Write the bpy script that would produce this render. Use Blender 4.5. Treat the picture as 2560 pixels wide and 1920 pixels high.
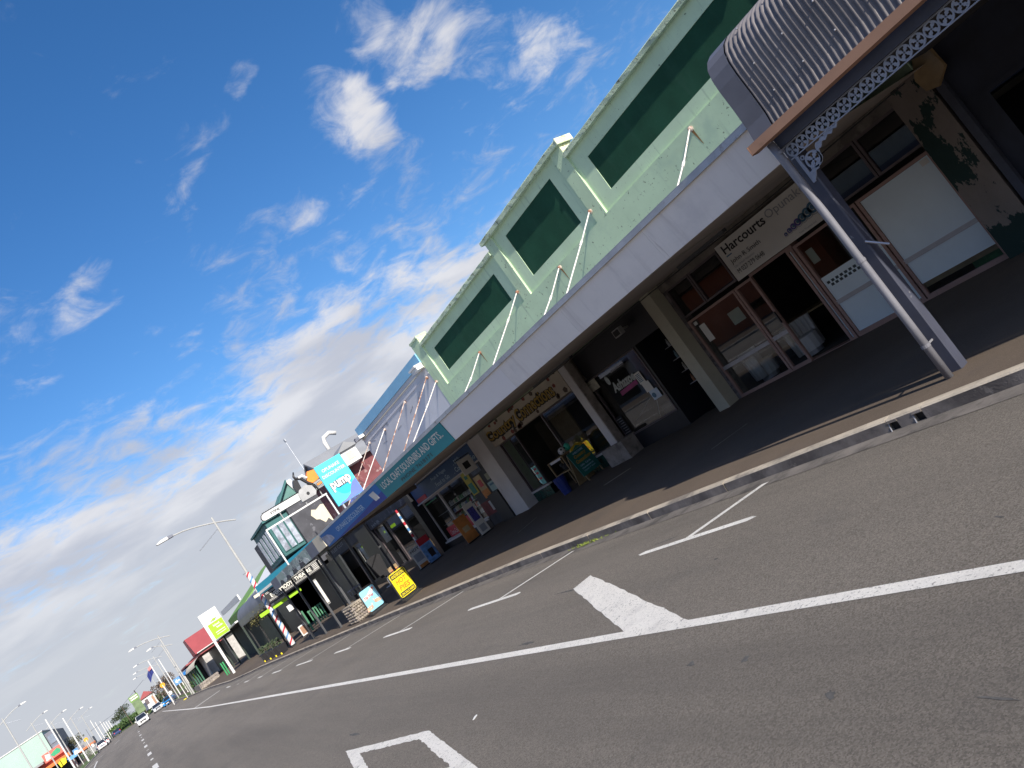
import bpy, math, random
from mathutils import Vector, Matrix
random.seed(7)
R = math.radians
for o in list(bpy.data.objects): bpy.data.objects.remove(o)
SC = bpy.context.scene
COL = SC.collection

# ------------------------------------------------------------------ camera
YAW, PITCH, ROLL, FPX, H = 0.59655, 0.08094, -0.60944, 1836.13, 2.05
fw = Vector((math.sin(YAW)*math.cos(PITCH), math.cos(YAW)*math.cos(PITCH), math.sin(PITCH)))
r0 = Vector((math.cos(YAW), -math.sin(YAW), 0)); u0 = r0.cross(fw)
rt = math.cos(ROLL)*r0 + math.sin(ROLL)*u0
up = -math.sin(ROLL)*r0 + math.cos(ROLL)*u0
cd = bpy.data.cameras.new('camera'); cam = bpy.data.objects.new('camera', cd); COL.objects.link(cam)
cam.matrix_world = Matrix(((rt.x, up.x, -fw.x, 0), (rt.y, up.y, -fw.y, 0), (rt.z, up.z, -fw.z, H), (0, 0, 0, 1)))
cd.sensor_fit = 'HORIZONTAL'; cd.sensor_width = 36; cd.lens = 36*FPX/2560
cd.clip_start = 0.05; cd.clip_end = 6000
SC.camera = cam
SC.render.resolution_x, SC.render.resolution_y = 1024, 768

# ------------------------------------------------------------------ light
SUNL = Vector((1.28, 11.6, -7.0)).normalized()
EL = math.asin(-SUNL.z); AZ = math.atan2(-SUNL.x, -SUNL.y)
sd = bpy.data.lights.new('sun', 'SUN'); sun = bpy.data.objects.new('sun', sd); COL.objects.link(sun)
sd.energy = 4.4; sd.angle = R(0.53); sd.color = (1.0, 0.935, 0.83)
sun.rotation_euler = SUNL.to_track_quat('-Z', 'Y').to_euler(); sun.location = (0, -20, 30)
SC.view_settings.view_transform = 'Standard'; SC.view_settings.look = 'None'
SC.view_settings.gamma = 1.0; SC.view_settings.use_curve_mapping = False
SC.view_settings.exposure = 0.60

W = bpy.data.worlds.new('World'); SC.world = W; W.use_nodes = True
def build_world():
    nt = W.node_tree; N = nt.nodes; Lk = nt.links; N.clear()
    def nd(t, **k):
        n = N.new(t)
        for a, b in k.items(): setattr(n, a, b)
        return n
    def val(s, v):
        if isinstance(v, (int, float, tuple)): s.default_value = v
        else: Lk.new(v, s)
    def math_(op, a, b=0.0, c=0.0, clamp=False):
        n = nd('ShaderNodeMath', operation=op, use_clamp=clamp); val(n.inputs[0], a); val(n.inputs[1], b); val(n.inputs[2], c); return n.outputs[0]
    def vmath(op, a, b):
        n = nd('ShaderNodeVectorMath', operation=op); val(n.inputs[0], a); val(n.inputs[1], b); return n
    def smooth(v, a, b):
        n = nd('ShaderNodeMapRange', interpolation_type='SMOOTHSTEP'); val(n.inputs[0], v); val(n.inputs[1], a); val(n.inputs[2], b); return n.outputs[0]
    def noise(vec, sc, det=8.0, rough=0.55, dist=0.0):
        n = nd('ShaderNodeTexNoise'); val(n.inputs['Vector'], vec); val(n.inputs['Scale'], sc); val(n.inputs['Detail'], det); val(n.inputs['Roughness'], rough); val(n.inputs['Distortion'], dist); return n.outputs['Fac']
    def mixc(f, a, b):
        n = nd('ShaderNodeMix', data_type='RGBA'); val(n.inputs[0], f); val(n.inputs[6], a); val(n.inputs[7], b); return n.outputs[2]
    sky = nd('ShaderNodeTexSky', sky_type='NISHITA'); sky.sun_disc = False
    sky.sun_elevation = EL; sky.sun_rotation = AZ % (2*math.pi)
    sky.air_density = 1.0; sky.dust_density = 0.8; sky.ozone_density = 3.0
    hs = nd('ShaderNodeHueSaturation'); hs.inputs['Saturation'].default_value = 1.28; hs.inputs['Hue'].default_value = 0.505
    hs.inputs['Value'].default_value = 1.12
    Lk.new(sky.outputs[0], hs.inputs['Color'])
    tc = nd('ShaderNodeTexCoord'); D = vmath('NORMALIZE', tc.outputs['Generated'], (0, 0, 0)).outputs[0]
    sx = nd('ShaderNodeSeparateXYZ'); Lk.new(D, sx.inputs[0]); x, y, z = sx.outputs
    zz = math_('ADD', math_('MAXIMUM', z, 0.0), 0.13)
    cb = nd('ShaderNodeCombineXYZ'); val(cb.inputs[0], math_('DIVIDE', x, zz)); val(cb.inputs[1], math_('DIVIDE', y, zz)); val(cb.inputs[2], 0.35)
    P = cb.outputs[0]
    nv = nd('ShaderNodeTexNoise'); Lk.new(P, nv.inputs['Vector']); nv.inputs['Scale'].default_value = 3.2; nv.inputs['Detail'].default_value = 4.0
    wob = vmath('SCALE', vmath('SUBTRACT', nv.outputs['Color'], (.5, .5, .5)).outputs[0], (0, 0, 0)); wob.inputs['Scale'].default_value = 0.13
    D2 = vmath('NORMALIZE', vmath('ADD', D, wob.outputs[0]).outputs[0], (0, 0, 0)).outputs[0]
    n1 = noise(P, 2.3, 9.0, 0.60, 0.45)
    n2 = noise(P, 8.5, 7.0, 0.62, 0.6)
    dens = math_('ADD', math_('MULTIPLY', n1, 0.80), math_('MULTIPLY', n2, 0.62)); dens = math_('SUBTRACT', dens, 0.21)
    # low cloud bank all round the horizon, scattered cumulus above it
    el = math_('ARCSINE', z)
    bank = math_('SUBTRACT', 1.0, smooth(el, R(9), R(21)))
    cov = math_('MULTIPLY', bank, 0.46)
    def puff(az, e, rad, amt):
        d = (math.sin(R(az))*math.cos(R(e)), math.cos(R(az))*math.cos(R(e)), math.sin(R(e)))
        dt = vmath('DOT_PRODUCT', D2, d).outputs['Value']
        return math_('MULTIPLY', smooth(dt, math.cos(R(rad*1.12)), math.cos(R(rad*0.1))), amt)
    for az, e, rad, amt in ((36.0, 28.0, 3.6, .22), (44.5, 28.0, 3.6, .21), (41.5, 31.5, 2.6, .18), (49, 24.2, 4.2, .16), (52.5, 22.0, 3.2, .14), (47.5, 27.5, 3.0, .12), (30.6, 33.4, 1.4, .19), (19.2, 30, 2.2, .09),
                            (6, 25, 5.0, .13), (11.5, 25.5, 2.5, .11), (39.0, 28.0, 1.6, .13), (-30, 35, 9, .2), (-70, 28, 12, .2), (110, 30, 11, .2), (150, 40, 10, .18), (-140, 33, 12, .2), (75, 42, 7, .17),
                            (27.5, 21, 4.5, .11), (33, 17.5, 4, .11), (21.5, 15.5, 6, .12)):
        cov = math_('ADD', cov, puff(az, e, rad, amt))
    m = smooth(math_('ADD', dens, cov), 0.57, 0.92)
    m = math_('MULTIPLY', m, smooth(z, -0.05, 0.0))
    m = math_('MULTIPLY', m, 0.93)
    # cloud colour: bright tops, mauve-grey bellies low down
    n3 = noise(P, 2.1, 5.0, 0.5, 0.2)
    shade = smooth(math_('ADD', n3, math_('MULTIPLY', bank, 0.10)), 0.40, 0.70)
    cc = mixc(shade, (5.4, 5.35, 5.5, 1), (3.7, 3.8, 4.25, 1))
    low = math_('SUBTRACT', 1.0, smooth(el, R(2), R(11)))
    cc = mixc(math_('MULTIPLY', low, 0.75), cc, (3.5, 3.75, 4.25, 1))
    colr = mixc(m, hs.outputs[0], cc)
    hz = math_('MULTIPLY', math_('SUBTRACT', 1.0, smooth(el, R(1.5), R(13))), 0.85)
    colr = mixc(hz, colr, (3.95, 4.15, 4.55, 1))
    bg = nd('ShaderNodeBackground'); Lk.new(colr, bg.inputs[0]); bg.inputs[1].default_value = 0.10
    out = nd('ShaderNodeOutputWorld'); Lk.new(bg.outputs[0], out.inputs[0])
build_world()

# ------------------------------------------------------------------ materials
MATS = {}
def M(name, col, rough=0.75, var=0.12, scale=2.5, bump=0.0, bscale=60.0, metal=0.0, spots=(), streak=None, spec=0.5, grain=None, stretch=(1, 1, 1)):
    if name in MATS: return MATS[name]
    m = bpy.data.materials.new(name); m.use_nodes = True; nt = m.node_tree; N = nt.nodes; Lk = nt.links
    b = N['Principled BSDF']; b.inputs['Roughness'].default_value = rough; b.inputs['Metallic'].default_value = metal
    b.inputs['Specular IOR Level'].default_value = spec
    g = N.new('ShaderNodeNewGeometry')
    mp = N.new('ShaderNodeMapping'); mp.inputs['Scale'].default_value = stretch; Lk.new(g.outputs['Position'], mp.inputs[0]); POS = mp.outputs[0]
    def noise(sc, det=5.0, ro=0.6):
        n = N.new('ShaderNodeTexNoise'); Lk.new(POS, n.inputs['Vector']); n.inputs['Scale'].default_value = sc; n.inputs['Detail'].default_value = det; n.inputs['Roughness'].default_value = ro; return n.outputs['Fac']
    def mix(f, a, c):
        n = N.new('ShaderNodeMix'); n.data_type = 'RGBA'; Lk.new(f, n.inputs[0])
        for s, v in ((n.inputs[6], a), (n.inputs[7], c)):
            if isinstance(v, tuple): s.default_value = v
            else: Lk.new(v, s)
        return n.outputs[2]
    def ramp(f, a, c):
        n = N.new('ShaderNodeMapRange'); n.interpolation_type = 'SMOOTHSTEP'; Lk.new(f, n.inputs[0]); n.inputs[1].default_value = a; n.inputs[2].default_value = c; return n.outputs[0]
    def mul(a, c):
        n = N.new('ShaderNodeMath'); n.operation = 'MULTIPLY'; Lk.new(a, n.inputs[0])
        if isinstance(c, (int, float)): n.inputs[1].default_value = c
        else: Lk.new(c, n.inputs[1])
        return n.outputs[0]
    c4 = lambda c, k=1.0: (min(1, c[0]*k), min(1, c[1]*k), min(1, c[2]*k), 1)
    base = mix(ramp(noise(scale), 0.3, 0.7), c4(col, 1-var), c4(col, 1+var))
    if grain:                                   # (scale, colour dark, colour light, amount)
        gs, gd, gl, ga = grain
        v = N.new('ShaderNodeTexVoronoi'); Lk.new(POS, v.inputs['Vector']); v.inputs['Scale'].default_value = gs
        sp = N.new('ShaderNodeSeparateColor'); Lk.new(v.outputs['Color'], sp.inputs[0])
        gc = mix(sp.outputs[0], c4(gd), c4(gl))
        n = N.new('ShaderNodeMix'); n.data_type = 'RGBA'; n.inputs[0].default_value = ga; Lk.new(base, n.inputs[6]); Lk.new(gc, n.inputs[7]); base = n.outputs[2]
    for sp_ in spots:
        c, sc, t0, t1, amt = sp_[:5]
        if len(sp_) > 5:
            m2 = N.new('ShaderNodeMapping'); m2.inputs['Scale'].default_value = sp_[5]; Lk.new(g.outputs['Position'], m2.inputs[0]); keep = POS; POS = m2.outputs[0]; fn = noise(sc, 6.0, 0.65); POS = keep
        else: fn = noise(sc, 6.0, 0.65)
        f = mul(ramp(fn, t0, t1), amt)
        base = mix(f, base, c4(c))
    Lk.new(base, b.inputs['Base Color'])
    if bump:
        bn = N.new('ShaderNodeBump'); bn.inputs['Strength'].default_value = bump; bn.inputs['Distance'].default_value = 0.02
        Lk.new(noise(bscale, 4.0), bn.inputs['Height']); Lk.new(bn.outputs[0], b.inputs['Normal'])
    MATS[name] = m; return m
def glass(name, tint=(0.55, 0.6, 0.62), refl=0.16):
    m = bpy.data.materials.new(name); m.use_nodes = True; nt = m.node_tree; N = nt.nodes; Lk = nt.links; N.clear()
    t = N.new('ShaderNodeBsdfTransparent'); t.inputs[0].default_value = tint + (1,)
    g = N.new('ShaderNodeBsdfGlossy'); g.inputs['Roughness'].default_value = 0.01; g.inputs[0].default_value = (0.9, 0.92, 0.95, 1)
    fr = N.new('ShaderNodeLayerWeight'); fr.inputs[0].default_value = 0.5
    p = N.new('ShaderNodeMath'); p.operation = 'POWER'; Lk.new(fr.outputs['Facing'], p.inputs[0]); p.inputs[1].default_value = 4.0
    a = N.new('ShaderNodeMath'); a.operation = 'MULTIPLY_ADD'; a.use_clamp = True; Lk.new(p.outputs[0], a.inputs[0]); a.inputs[1].default_value = 0.6; a.inputs[2].default_value = refl
    ms = N.new('ShaderNodeMixShader'); Lk.new(a.outputs[0], ms.inputs[0]); Lk.new(t.outputs[0], ms.inputs[1]); Lk.new(g.outputs[0], ms.inputs[2])
    o = N.new('ShaderNodeOutputMaterial'); Lk.new(ms.outputs[0], o.inputs[0]); MATS[name] = m; return m

asphalt = M('asphalt', (0.218, 0.190, 0.160), 0.92, 0.10, 0.22, 0.9, 210, spots=(((0.125, 0.112, 0.10), 1.0, 0.42, 0.68, .55, (.55, .035, 1)), ((0.25, 0.22, 0.19), 1.0, 0.50, 0.75, .45, (.9, .06, 1)), ((0.11, 0.104, 0.10), 0.7, 0.55, 0.78, .4),
            ((0.03, 0.03, 0.03), 2.1, 0.735, 0.75, .5), ((0.05, 0.047, 0.045), 1.3, 0.70, 0.73, .45, (1, .25, 1)), ((0.30, 0.285, 0.27), 60, 0.66, 0.72, .5), ((0.04, 0.038, 0.036), 75, 0.60, 0.70, .75)),
            grain=(105.0, (0.065, 0.057, 0.05), (0.35, 0.31, 0.265), 0.5), spec=0.25)
paving = M('footpath_seal', (0.124, 0.093, 0.069), 0.9, 0.12, 0.5, 0.5, 150, spots=(((0.085, 0.072, 0.065), 0.8, 0.5, 0.75, .5), ((0.22, 0.19, 0.17), 5.0, 0.66, 0.74, .35)), grain=(130, (.06, .05, .04), (.17, .14, .12), .3), spec=0.25)
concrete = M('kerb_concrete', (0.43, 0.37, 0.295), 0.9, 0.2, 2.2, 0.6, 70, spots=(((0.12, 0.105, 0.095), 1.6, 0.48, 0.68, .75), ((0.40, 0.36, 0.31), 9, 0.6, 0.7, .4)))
kerbface = M('shaded_scuffed_kerb_face', (0.20, 0.175, 0.16), 0.9, 0.25, 2.6, 0.5, 60, spots=(((0.07, 0.06, 0.057), 1.7, 0.42, 0.64, .8), ((0.30, 0.27, 0.24), 6, 0.6, 0.72, .5)))  # kerb front coloured darker than the top to read as shaded, plus scuffs
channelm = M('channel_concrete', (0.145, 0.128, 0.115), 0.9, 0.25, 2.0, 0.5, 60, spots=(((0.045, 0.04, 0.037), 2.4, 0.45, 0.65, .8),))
roadwhite = M('road_paint', (0.82, 0.78, 0.715), 0.8, 0.06, 2.0, 0.8, 160, spots=(((0.22, 0.20, 0.18), 38, 0.57, 0.64, .75), ((0.16, 0.15, 0.14), 7, 0.62, 0.67, .7), ((0.42, 0.40, 0.38), 2.6, 0.5, 0.8, .5), ((0.30, 0.28, 0.27), 1.2, 0.6, 0.75, .5, (1.0, .2, 1))), grain=(110, (.58, .55, .51), (.88, .84, .78), .4))
linewhite = M('thin_road_paint', (0.72, 0.69, 0.64), 0.8, 0.08, 2.0, 0.6, 160, spots=(((0.18, 0.17, 0.165), 30, 0.54, 0.66, .8), ((0.2, 0.19, 0.18), 3, 0.58, 0.72, .6)))
black = M('black_paint', (0.012, 0.012, 0.014), 0.5, 0.2)
LICH = (((0.055, 0.06, 0.03), 11, 0.60, 0.66, .85), ((0.45, 0.40, 0.12), 6.5, 0.66, 0.74, .6))
green = M('pale_green_render', (0.51, 0.655, 0.435), 0.82, 0.07, 0.9, 0.14, 30, spots=(((0.07, 0.09, 0.055), 10.0, 0.625, 0.66, .75), ((0.38, 0.52, 0.38), 1.1, 0.52, 0.72, .55), ((0.50, 0.60, 0.44), 2.3, 0.60, 0.75, .35), ((0.24, 0.33, 0.25), 1.0, 0.55, 0.72, .5, (1, 5.0, .45)), ((0.16, 0.14, 0.07), 1.4, 0.69, 0.74, .4, (1, 6.0, .6))))
greenclean = M('pale_green_frame', (0.54, 0.69, 0.465), 0.8, 0.06, 1.1, 0.1, 30, spots=(((0.07, 0.09, 0.055), 14.0, 0.655, 0.69, .75), ((0.42, 0.57, 0.42), 1.4, 0.52, 0.8, .45), ((0.26, 0.36, 0.26), 1.1, 0.56, 0.72, .45, (1, 6.0, .5))))
lichgreen = M('lichen_coping', (0.46, 0.56, 0.41), 0.9, 0.12, 3, 0.6, 40, spots=(((0.09, 0.085, 0.055), 9.0, 0.55, 0.64, .75), ((0.22, 0.12, 0.05), 5.0, 0.67, 0.72, .7), ((0.62, 0.58, 0.24), 6.0, 0.62, 0.72, .5)))
sunlitcap = M('sunlit_lichen_cream', (0.60, 0.64, 0.45), 0.9, 0.1, 3, 0.5, 40, spots=(((0.35, 0.27, 0.06), 11.0, 0.58, 0.64, .85), ((0.12, 0.10, 0.05), 16.0, 0.64, 0.68, .8)))  # pale base paints sunlight onto the sun-facing ends, lichen spots over it
dkgreen = M('dark_green_panel', (0.014, 0.068, 0.038), 0.85, 0.14, 1.5, 0.6, 120, spots=(((0.028, 0.085, 0.055), 1.0, 0.5, 0.75, .5, (1, 2.5, .5)), ((0.03, 0.10, 0.075), 22, 0.55, 0.75, .35),), spec=0.2)
fasciaw = M('white_fascia_board', (0.84, 0.79, 0.74), 0.55, 0.04, 0.7, 0.05, 20, spots=(((0.58, 0.53, 0.50), 1.0, 0.52, 0.72, .6, (1, 3.0, .35)), ((0.30, 0.25, 0.22), 1.3, 0.67, 0.72, .35, (1, 7.0, .5)), ((0.10, 0.09, 0.09), 5.5, 0.76, 0.775, .8), ((0.50, 0.48, 0.48), 1.2, 0.5, 0.8, .4)))
fasciaw2 = M('newer_fascia_board', (0.84, 0.80, 0.78), 0.5, 0.03, 0.7, spots=(((0.12, 0.11, 0.11), 6.5, 0.75, 0.765, .7),))
galv = M('galvanised_metal', (0.40, 0.42, 0.46), 0.45, 0.12, 3, 0.1, 30, metal=0.6, spots=(((0.16, 0.12, 0.11), 4, 0.58, 0.7, .6),))
rodw = M('white_painted_rod', (0.74, 0.70, 0.66), 0.6, 0.05, 3, spots=(((0.26, 0.09, 0.04), 9, 0.60, 0.66, .8),))
rodr = M('rusty_rod', (0.62, 0.52, 0.46), 0.75, 0.1, 3, spots=(((0.24, 0.085, 0.035), 6, 0.46, 0.56, .9),))
rust = M('rust_stain', (0.30, 0.17, 0.06), 0.95, 0.2, 6)
soffit = M('soffit_board', (0.40, 0.35, 0.31), 0.85, 0.1, 0.8, spots=(((0.16, 0.14, 0.12), 1.5, 0.55, 0.75, .5),))
navy = M('navy_paint', (0.016, 0.02, 0.038), 0.6, 0.25, 2, spots=(((0.05, 0.05, 0.06), 4, 0.62, 0.75, .4),))
beamn = M('blue_grey_beam', (0.045, 0.052, 0.078), 0.6, 0.2, 1.6, spots=(((0.03, 0.03, 0.045), 2.5, 0.5, 0.7, .5),))
lacem = M('lavender_lace_iron', (0.30, 0.33, 0.40), 0.5, 0.1, 6, spots=(((0.12, 0.13, 0.17), 20, 0.6, 0.7, .5),))
postm = M('slate_blue_post', (0.055, 0.060, 0.088), 0.5, 0.15, 2, spots=(((0.30, 0.30, 0.32), 7, 0.68, 0.72, .6),))
pipem = M('grey_downpipe', (0.18, 0.18, 0.205), 0.42, 0.12, 2.5, spots=(((0.5, 0.5, 0.5), 9, 0.70, 0.74, .6), ((0.16, 0.15, 0.17), 3, 0.6, 0.75, .5)), spec=0.6)
brown = M('tan_gutter', (0.36, 0.20, 0.125), 0.5, 0.08, 1.5, spots=(((0.18, 0.10, 0.06), 4, 0.62, 0.75, .4),))
iron = M('weathered_corrugated_iron', (0.165, 0.15, 0.15), 0.5, 0.18, 1.3, 0.1, 25, metal=0.15, spots=(((0.30, 0.14, 0.08), 3.0, 0.70, 0.78, .5), ((0.33, 0.32, 0.33), 2.0, 0.55, 0.8, .5)))
ironcap = M('iron_flashing', (0.125, 0.125, 0.145), 0.45, 0.12, 1.5, metal=0.2)
pinkframe = M('pinkish_frame', (0.34, 0.215, 0.185), 0.55, 0.1, 3, spots=(((0.2, 0.13, 0.11), 6, 0.6, 0.7, .5),))
alu = M('aluminium', (0.42, 0.42, 0.45), 0.4, 0.06, 3, metal=0.5)
alud = M('dark_bronze_aluminium', (0.11, 0.085, 0.09), 0.45, 0.1, 3)
frost = M('frosted_film', (0.66, 0.76, 0.82), 0.3, 0.05, 0.8, spec=0.6)
timber = M('tan_timber', (0.27, 0.19, 0.10), 0.7, 0.15, 6)
dkgrass = M('green_mat', (0.04, 0.13, 0.05), 0.9, 0.3, 8)
signwhite = M('sign_white', (0.66, 0.64, 0.60), 0.5, 0.03, 1)
greyink = M('grey_ink', (0.30, 0.31, 0.34), 0.6, 0.05)
blackink = M('black_ink', (0.018, 0.018, 0.022), 0.6, 0.05)
blueink = M('teal_blue_ink', (0.06, 0.16, 0.26), 0.5, 0.1)
violet = M('violet_ink', (0.10, 0.08, 0.30), 0.5, 0.1)
cream = M('cream_pilaster', (0.42, 0.395, 0.31), 0.8, 0.08, 1.2, spots=(((0.28, 0.25, 0.19), 2.5, 0.58, 0.75, .5),))
whitepost = M('white_post_paint', (0.58, 0.56, 0.57), 0.65, 0.06, 1.5, spots=(((0.33, 0.30, 0.28), 4, 0.6, 0.75, .5),))
stone = M('old_stone_plinth', (0.27, 0.235, 0.21), 0.9, 0.25, 3, 0.5, 30, spots=(((0.10, 0.085, 0.08), 4, 0.52, 0.66, .7),))
blackwall = M('black_shopfront', (0.011, 0.012, 0.017), 0.45, 0.25, 1.2)
tileg = M('dark_green_tile', (0.012, 0.055, 0.045), 0.25, 0.35, 6, spec=0.6)
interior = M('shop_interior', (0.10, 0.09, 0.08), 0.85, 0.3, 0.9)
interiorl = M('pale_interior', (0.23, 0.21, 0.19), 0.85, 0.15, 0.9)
shopglass = glass('shop_glass', (0.76, 0.80, 0.81), 0.12)
darkglass = glass('upper_glass', (0.35, 0.37, 0.39), 0.07)
teal = M('teal_sign', (0.04, 0.26, 0.29), 0.55, 0.05, 0.8, spec=.2)
bluesign = M('blue_sign', (0.02, 0.16, 0.46), 0.5, 0.08, 0.5, spec=.2)
violetblue = M('violet_blue_band', (0.03, 0.055, 0.28), 0.5, 0.1, 0.6, spec=.2)
signtext = M('cream_lettering', (0.72, 0.70, 0.62), 0.5, 0.04)
blacktext = M('black_lettering', (0.015, 0.02, 0.025), 0.5, 0.05)
palelet = M('pale_blue_lettering', (0.42, 0.58, 0.74), 0.5, 0.06)
greywall = M('grey_white_wall', (0.60, 0.59, 0.62), 0.8, 0.05, 0.7, 0.1, 20, spots=(((0.45, 0.42, 0.42), 1.2, 0.55, 0.75, .5), ((0.25, 0.22, 0.2), 6, 0.72, 0.76, .5)))
bluecop = M('light_blue_paint', (0.22, 0.47, 0.68), 0.6, 0.05, 1)
white = M('white_paint', (0.66, 0.65, 0.635), 0.6, 0.04, 1.5)
maroon = M('maroon_mural_wall', (0.16, 0.05, 0.055), 0.8, 0.2, 1.2, spots=(((0.36, 0.27, 0.26), 1.0, 0.54, 0.58, .7), ((0.09, 0.03, 0.035), 2.2, 0.56, 0.62, .8)))
bluemural = M('blue_mural', (0.06, 0.10, 0.32), 0.7, 0.3, 3, spots=(((0.02, 0.03, 0.12), 5, 0.5, 0.58, .8), ((0.5, 0.55, 0.7), 4, 0.66, 0.7, .6)))
charcoal = M('charcoal_mural', (0.065, 0.065, 0.075), 0.8, 0.2, 1.5, spots=(((0.20, 0.20, 0.22), 2.2, 0.58, 0.66, .6),))
creamwall = M('cream_wall', (0.62, 0.56, 0.44), 0.8, 0.06, 1)
greyroof = M('grey_iron_roof', (0.25, 0.255, 0.265), 0.6, 0.08, 0.8)
slate = M('slate_grey_cladding', (0.14, 0.15, 0.19), 0.6, 0.1, 1.5)
cyan = M('cyan_sign', (0.08, 0.66, 0.80), 0.45, 0.05, 0.6)
purple = M('periwinkle_sign', (0.13, 0.19, 0.62), 0.45, 0.1, 0.8)
tealp = M('deep_teal_paint', (0.03, 0.125, 0.125), 0.6, 0.1, 1)
skyteal = M('turquoise_fascia', (0.02, 0.30, 0.42), 0.5, 0.06, 0.7)
orange = M('orange_plastic', (0.85, 0.25, 0.03), 0.45, 0.06)
blkplas = M('black_plastic', (0.02, 0.02, 0.023), 0.4, 0.1)
greyplas = M('grey_plastic', (0.30, 0.30, 0.30), 0.5, 0.06)
yellow = M('yellow_sign', (0.82, 0.66, 0.01), 0.45, 0.04)
redp = M('red_paint', (0.50, 0.03, 0.05), 0.5, 0.08)
bluep = M('blue_paint', (0.10, 0.26, 0.52), 0.5, 0.08)
lightblue = M('light_blue_sign', (0.28, 0.62, 0.78), 0.45, 0.05)
skin = M('printed_skin_tone', (0.72, 0.42, 0.30), 0.6, 0.12, 8)
lime = M('lime_sign', (0.30, 0.56, 0.01), 0.45, 0.04)
leafg = M('leaf_green', (0.06, 0.11, 0.03), 0.7, 0.5, 3)
leafd = M('dark_leaf', (0.04, 0.06, 0.025), 0.75, 0.5, 2)
twig = M('bare_twig', (0.13, 0.10, 0.08), 0.9, 0.3, 2)
grassm = M('grass', (0.09, 0.13, 0.035), 0.95, 0.35, 2.0, 0.6, 60)
earth = M('land', (0.10, 0.11, 0.06), 0.95, 0.3, 0.05)
greenclad = M('green_cladding', (0.14, 0.27, 0.055), 0.7, 0.1, 1)
redroof = M('maroon_roof', (0.30, 0.06, 0.065), 0.6, 0.06, 0.8)
mint = M('pale_mint_wall', (0.34, 0.46, 0.41), 0.75, 0.04, 0.4)
redsign = M('coral_sign', (0.62, 0.13, 0.10), 0.5, 0.06)
goldp = M('gold_lettering', (0.40, 0.26, 0.045), 0.5, 0.12, 6)
creamboard = M('cream_signboard', (0.52, 0.46, 0.38), 0.7, 0.08, 1.5)
rose = M('rose_motif', (0.22, 0.055, 0.045), 0.7, 0.3, 12)
bark = M('bark', (0.09, 0.07, 0.05), 0.9, 0.3, 6)

# ------------------------------------------------------------------ helpers
WL = {}
class MB:
    def __init__(s): s.v = []; s.f = []
    def poly(s, pts):
        n = len(s.v); s.v += [tuple(p) for p in pts]; s.f.append(tuple(range(n, n+len(pts)))); return s
    def hexa(s, a, b):                                   # two quads (lists of 4 points), bottom and top
        n = len(s.v); s.v += [tuple(p) for p in a] + [tuple(p) for p in b]
        s.f += [(n+3, n+2, n+1, n), (n+4, n+5, n+6, n+7)] + [(n+i, n+(i+1) % 4, n+4+(i+1) % 4, n+4+i) for i in range(4)]; return s
    def box(s, x0, x1, y0, y1, z0, z1):
        return s.hexa([(x0, y0, z0), (x1, y0, z0), (x1, y1, z0), (x0, y1, z0)], [(x0, y0, z1), (x1, y0, z1), (x1, y1, z1), (x0, y1, z1)])
    def prism(s, pts, ax, a0, a1):                       # 2-D outline extruded along an axis
        mk = {'x': lambda p, a: (a, p[0], p[1]), 'y': lambda p, a: (p[0], a, p[1]), 'z': lambda p, a: (p[0], p[1], a)}[ax]
        n = len(s.v); k = len(pts)
        s.v += [mk(p, a0) for p in pts] + [mk(p, a1) for p in pts]
        s.f += [tuple(range(n+k-1, n-1, -1)), tuple(range(n+k, n+2*k))] + [(n+i, n+(i+1) % k, n+k+(i+1) % k, n+k+i) for i in range(k)]; return s
    def tube(s, pts, r, n=8, cap=True):
        pts = [Vector(p) for p in pts]; rs = r if isinstance(r, (list, tuple)) else [r]*len(pts); rings = []
        for i, p in enumerate(pts):
            t = (pts[min(i+1, len(pts)-1)] - pts[max(i-1, 0)]).normalized()
            a = t.orthogonal().normalized() if i == 0 else (prev - t*prev.dot(t)).normalized()
            prev = a; b = t.cross(a); k = len(s.v)
            s.v += [tuple(p + rs[i]*(math.cos(2*math.pi*j/n)*a + math.sin(2*math.pi*j/n)*b)) for j in range(n)]; rings.append(k)
        for i in range(len(rings)-1):
            for j in range(n): s.f.append((rings[i]+j, rings[i]+(j+1) % n, rings[i+1]+(j+1) % n, rings[i+1]+j))
        if cap: s.f += [tuple(rings[0]+j for j in range(n-1, -1, -1)), tuple(rings[-1]+j for j in range(n))]
        return s
    def ring(s, cy, cz, r1, r2, x0, x1, n=18, a0=0.0, a1=2*math.pi):   # flat annulus in a YZ plane
        for i in range(n):
            t0 = a0+(a1-a0)*i/n; t1 = a0+(a1-a0)*(i+1)/n
            q = [(cy+r*math.cos(t), cz+r*math.sin(t)) for r, t in ((r1, t0), (r2, t0), (r2, t1), (r1, t1))]
            s.prism(q, 'x', x0, x1)
        return s
    def strip(s, rows):                                  # rows of equal-length point lists
        n = len(s.v); k = len(rows[0])
        for r in rows: s.v += [tuple(p) for p in r]
        for i in range(len(rows)-1):
            for j in range(k-1): s.f.append((n+i*k+j, n+i*k+j+1, n+(i+1)*k+j+1, n+(i+1)*k+j))
        return s
    def ball(s, c, r, n=8, m=6, sq=(1, 1, 1)):
        rows = []
        for i in range(m+1):
            a = math.pi*i/m-math.pi/2
            rows.append([(c[0]+sq[0]*r*math.cos(a)*math.cos(2*math.pi*j/n), c[1]+sq[1]*r*math.cos(a)*math.sin(2*math.pi*j/n), c[2]+sq[2]*r*math.sin(a)) for j in range(n+1)])
        return s.strip(rows)
    def build(s, name, mat, parent=None, smooth=False):
        return mk(name, s.v, s.f, mat, parent, smooth)
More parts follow.
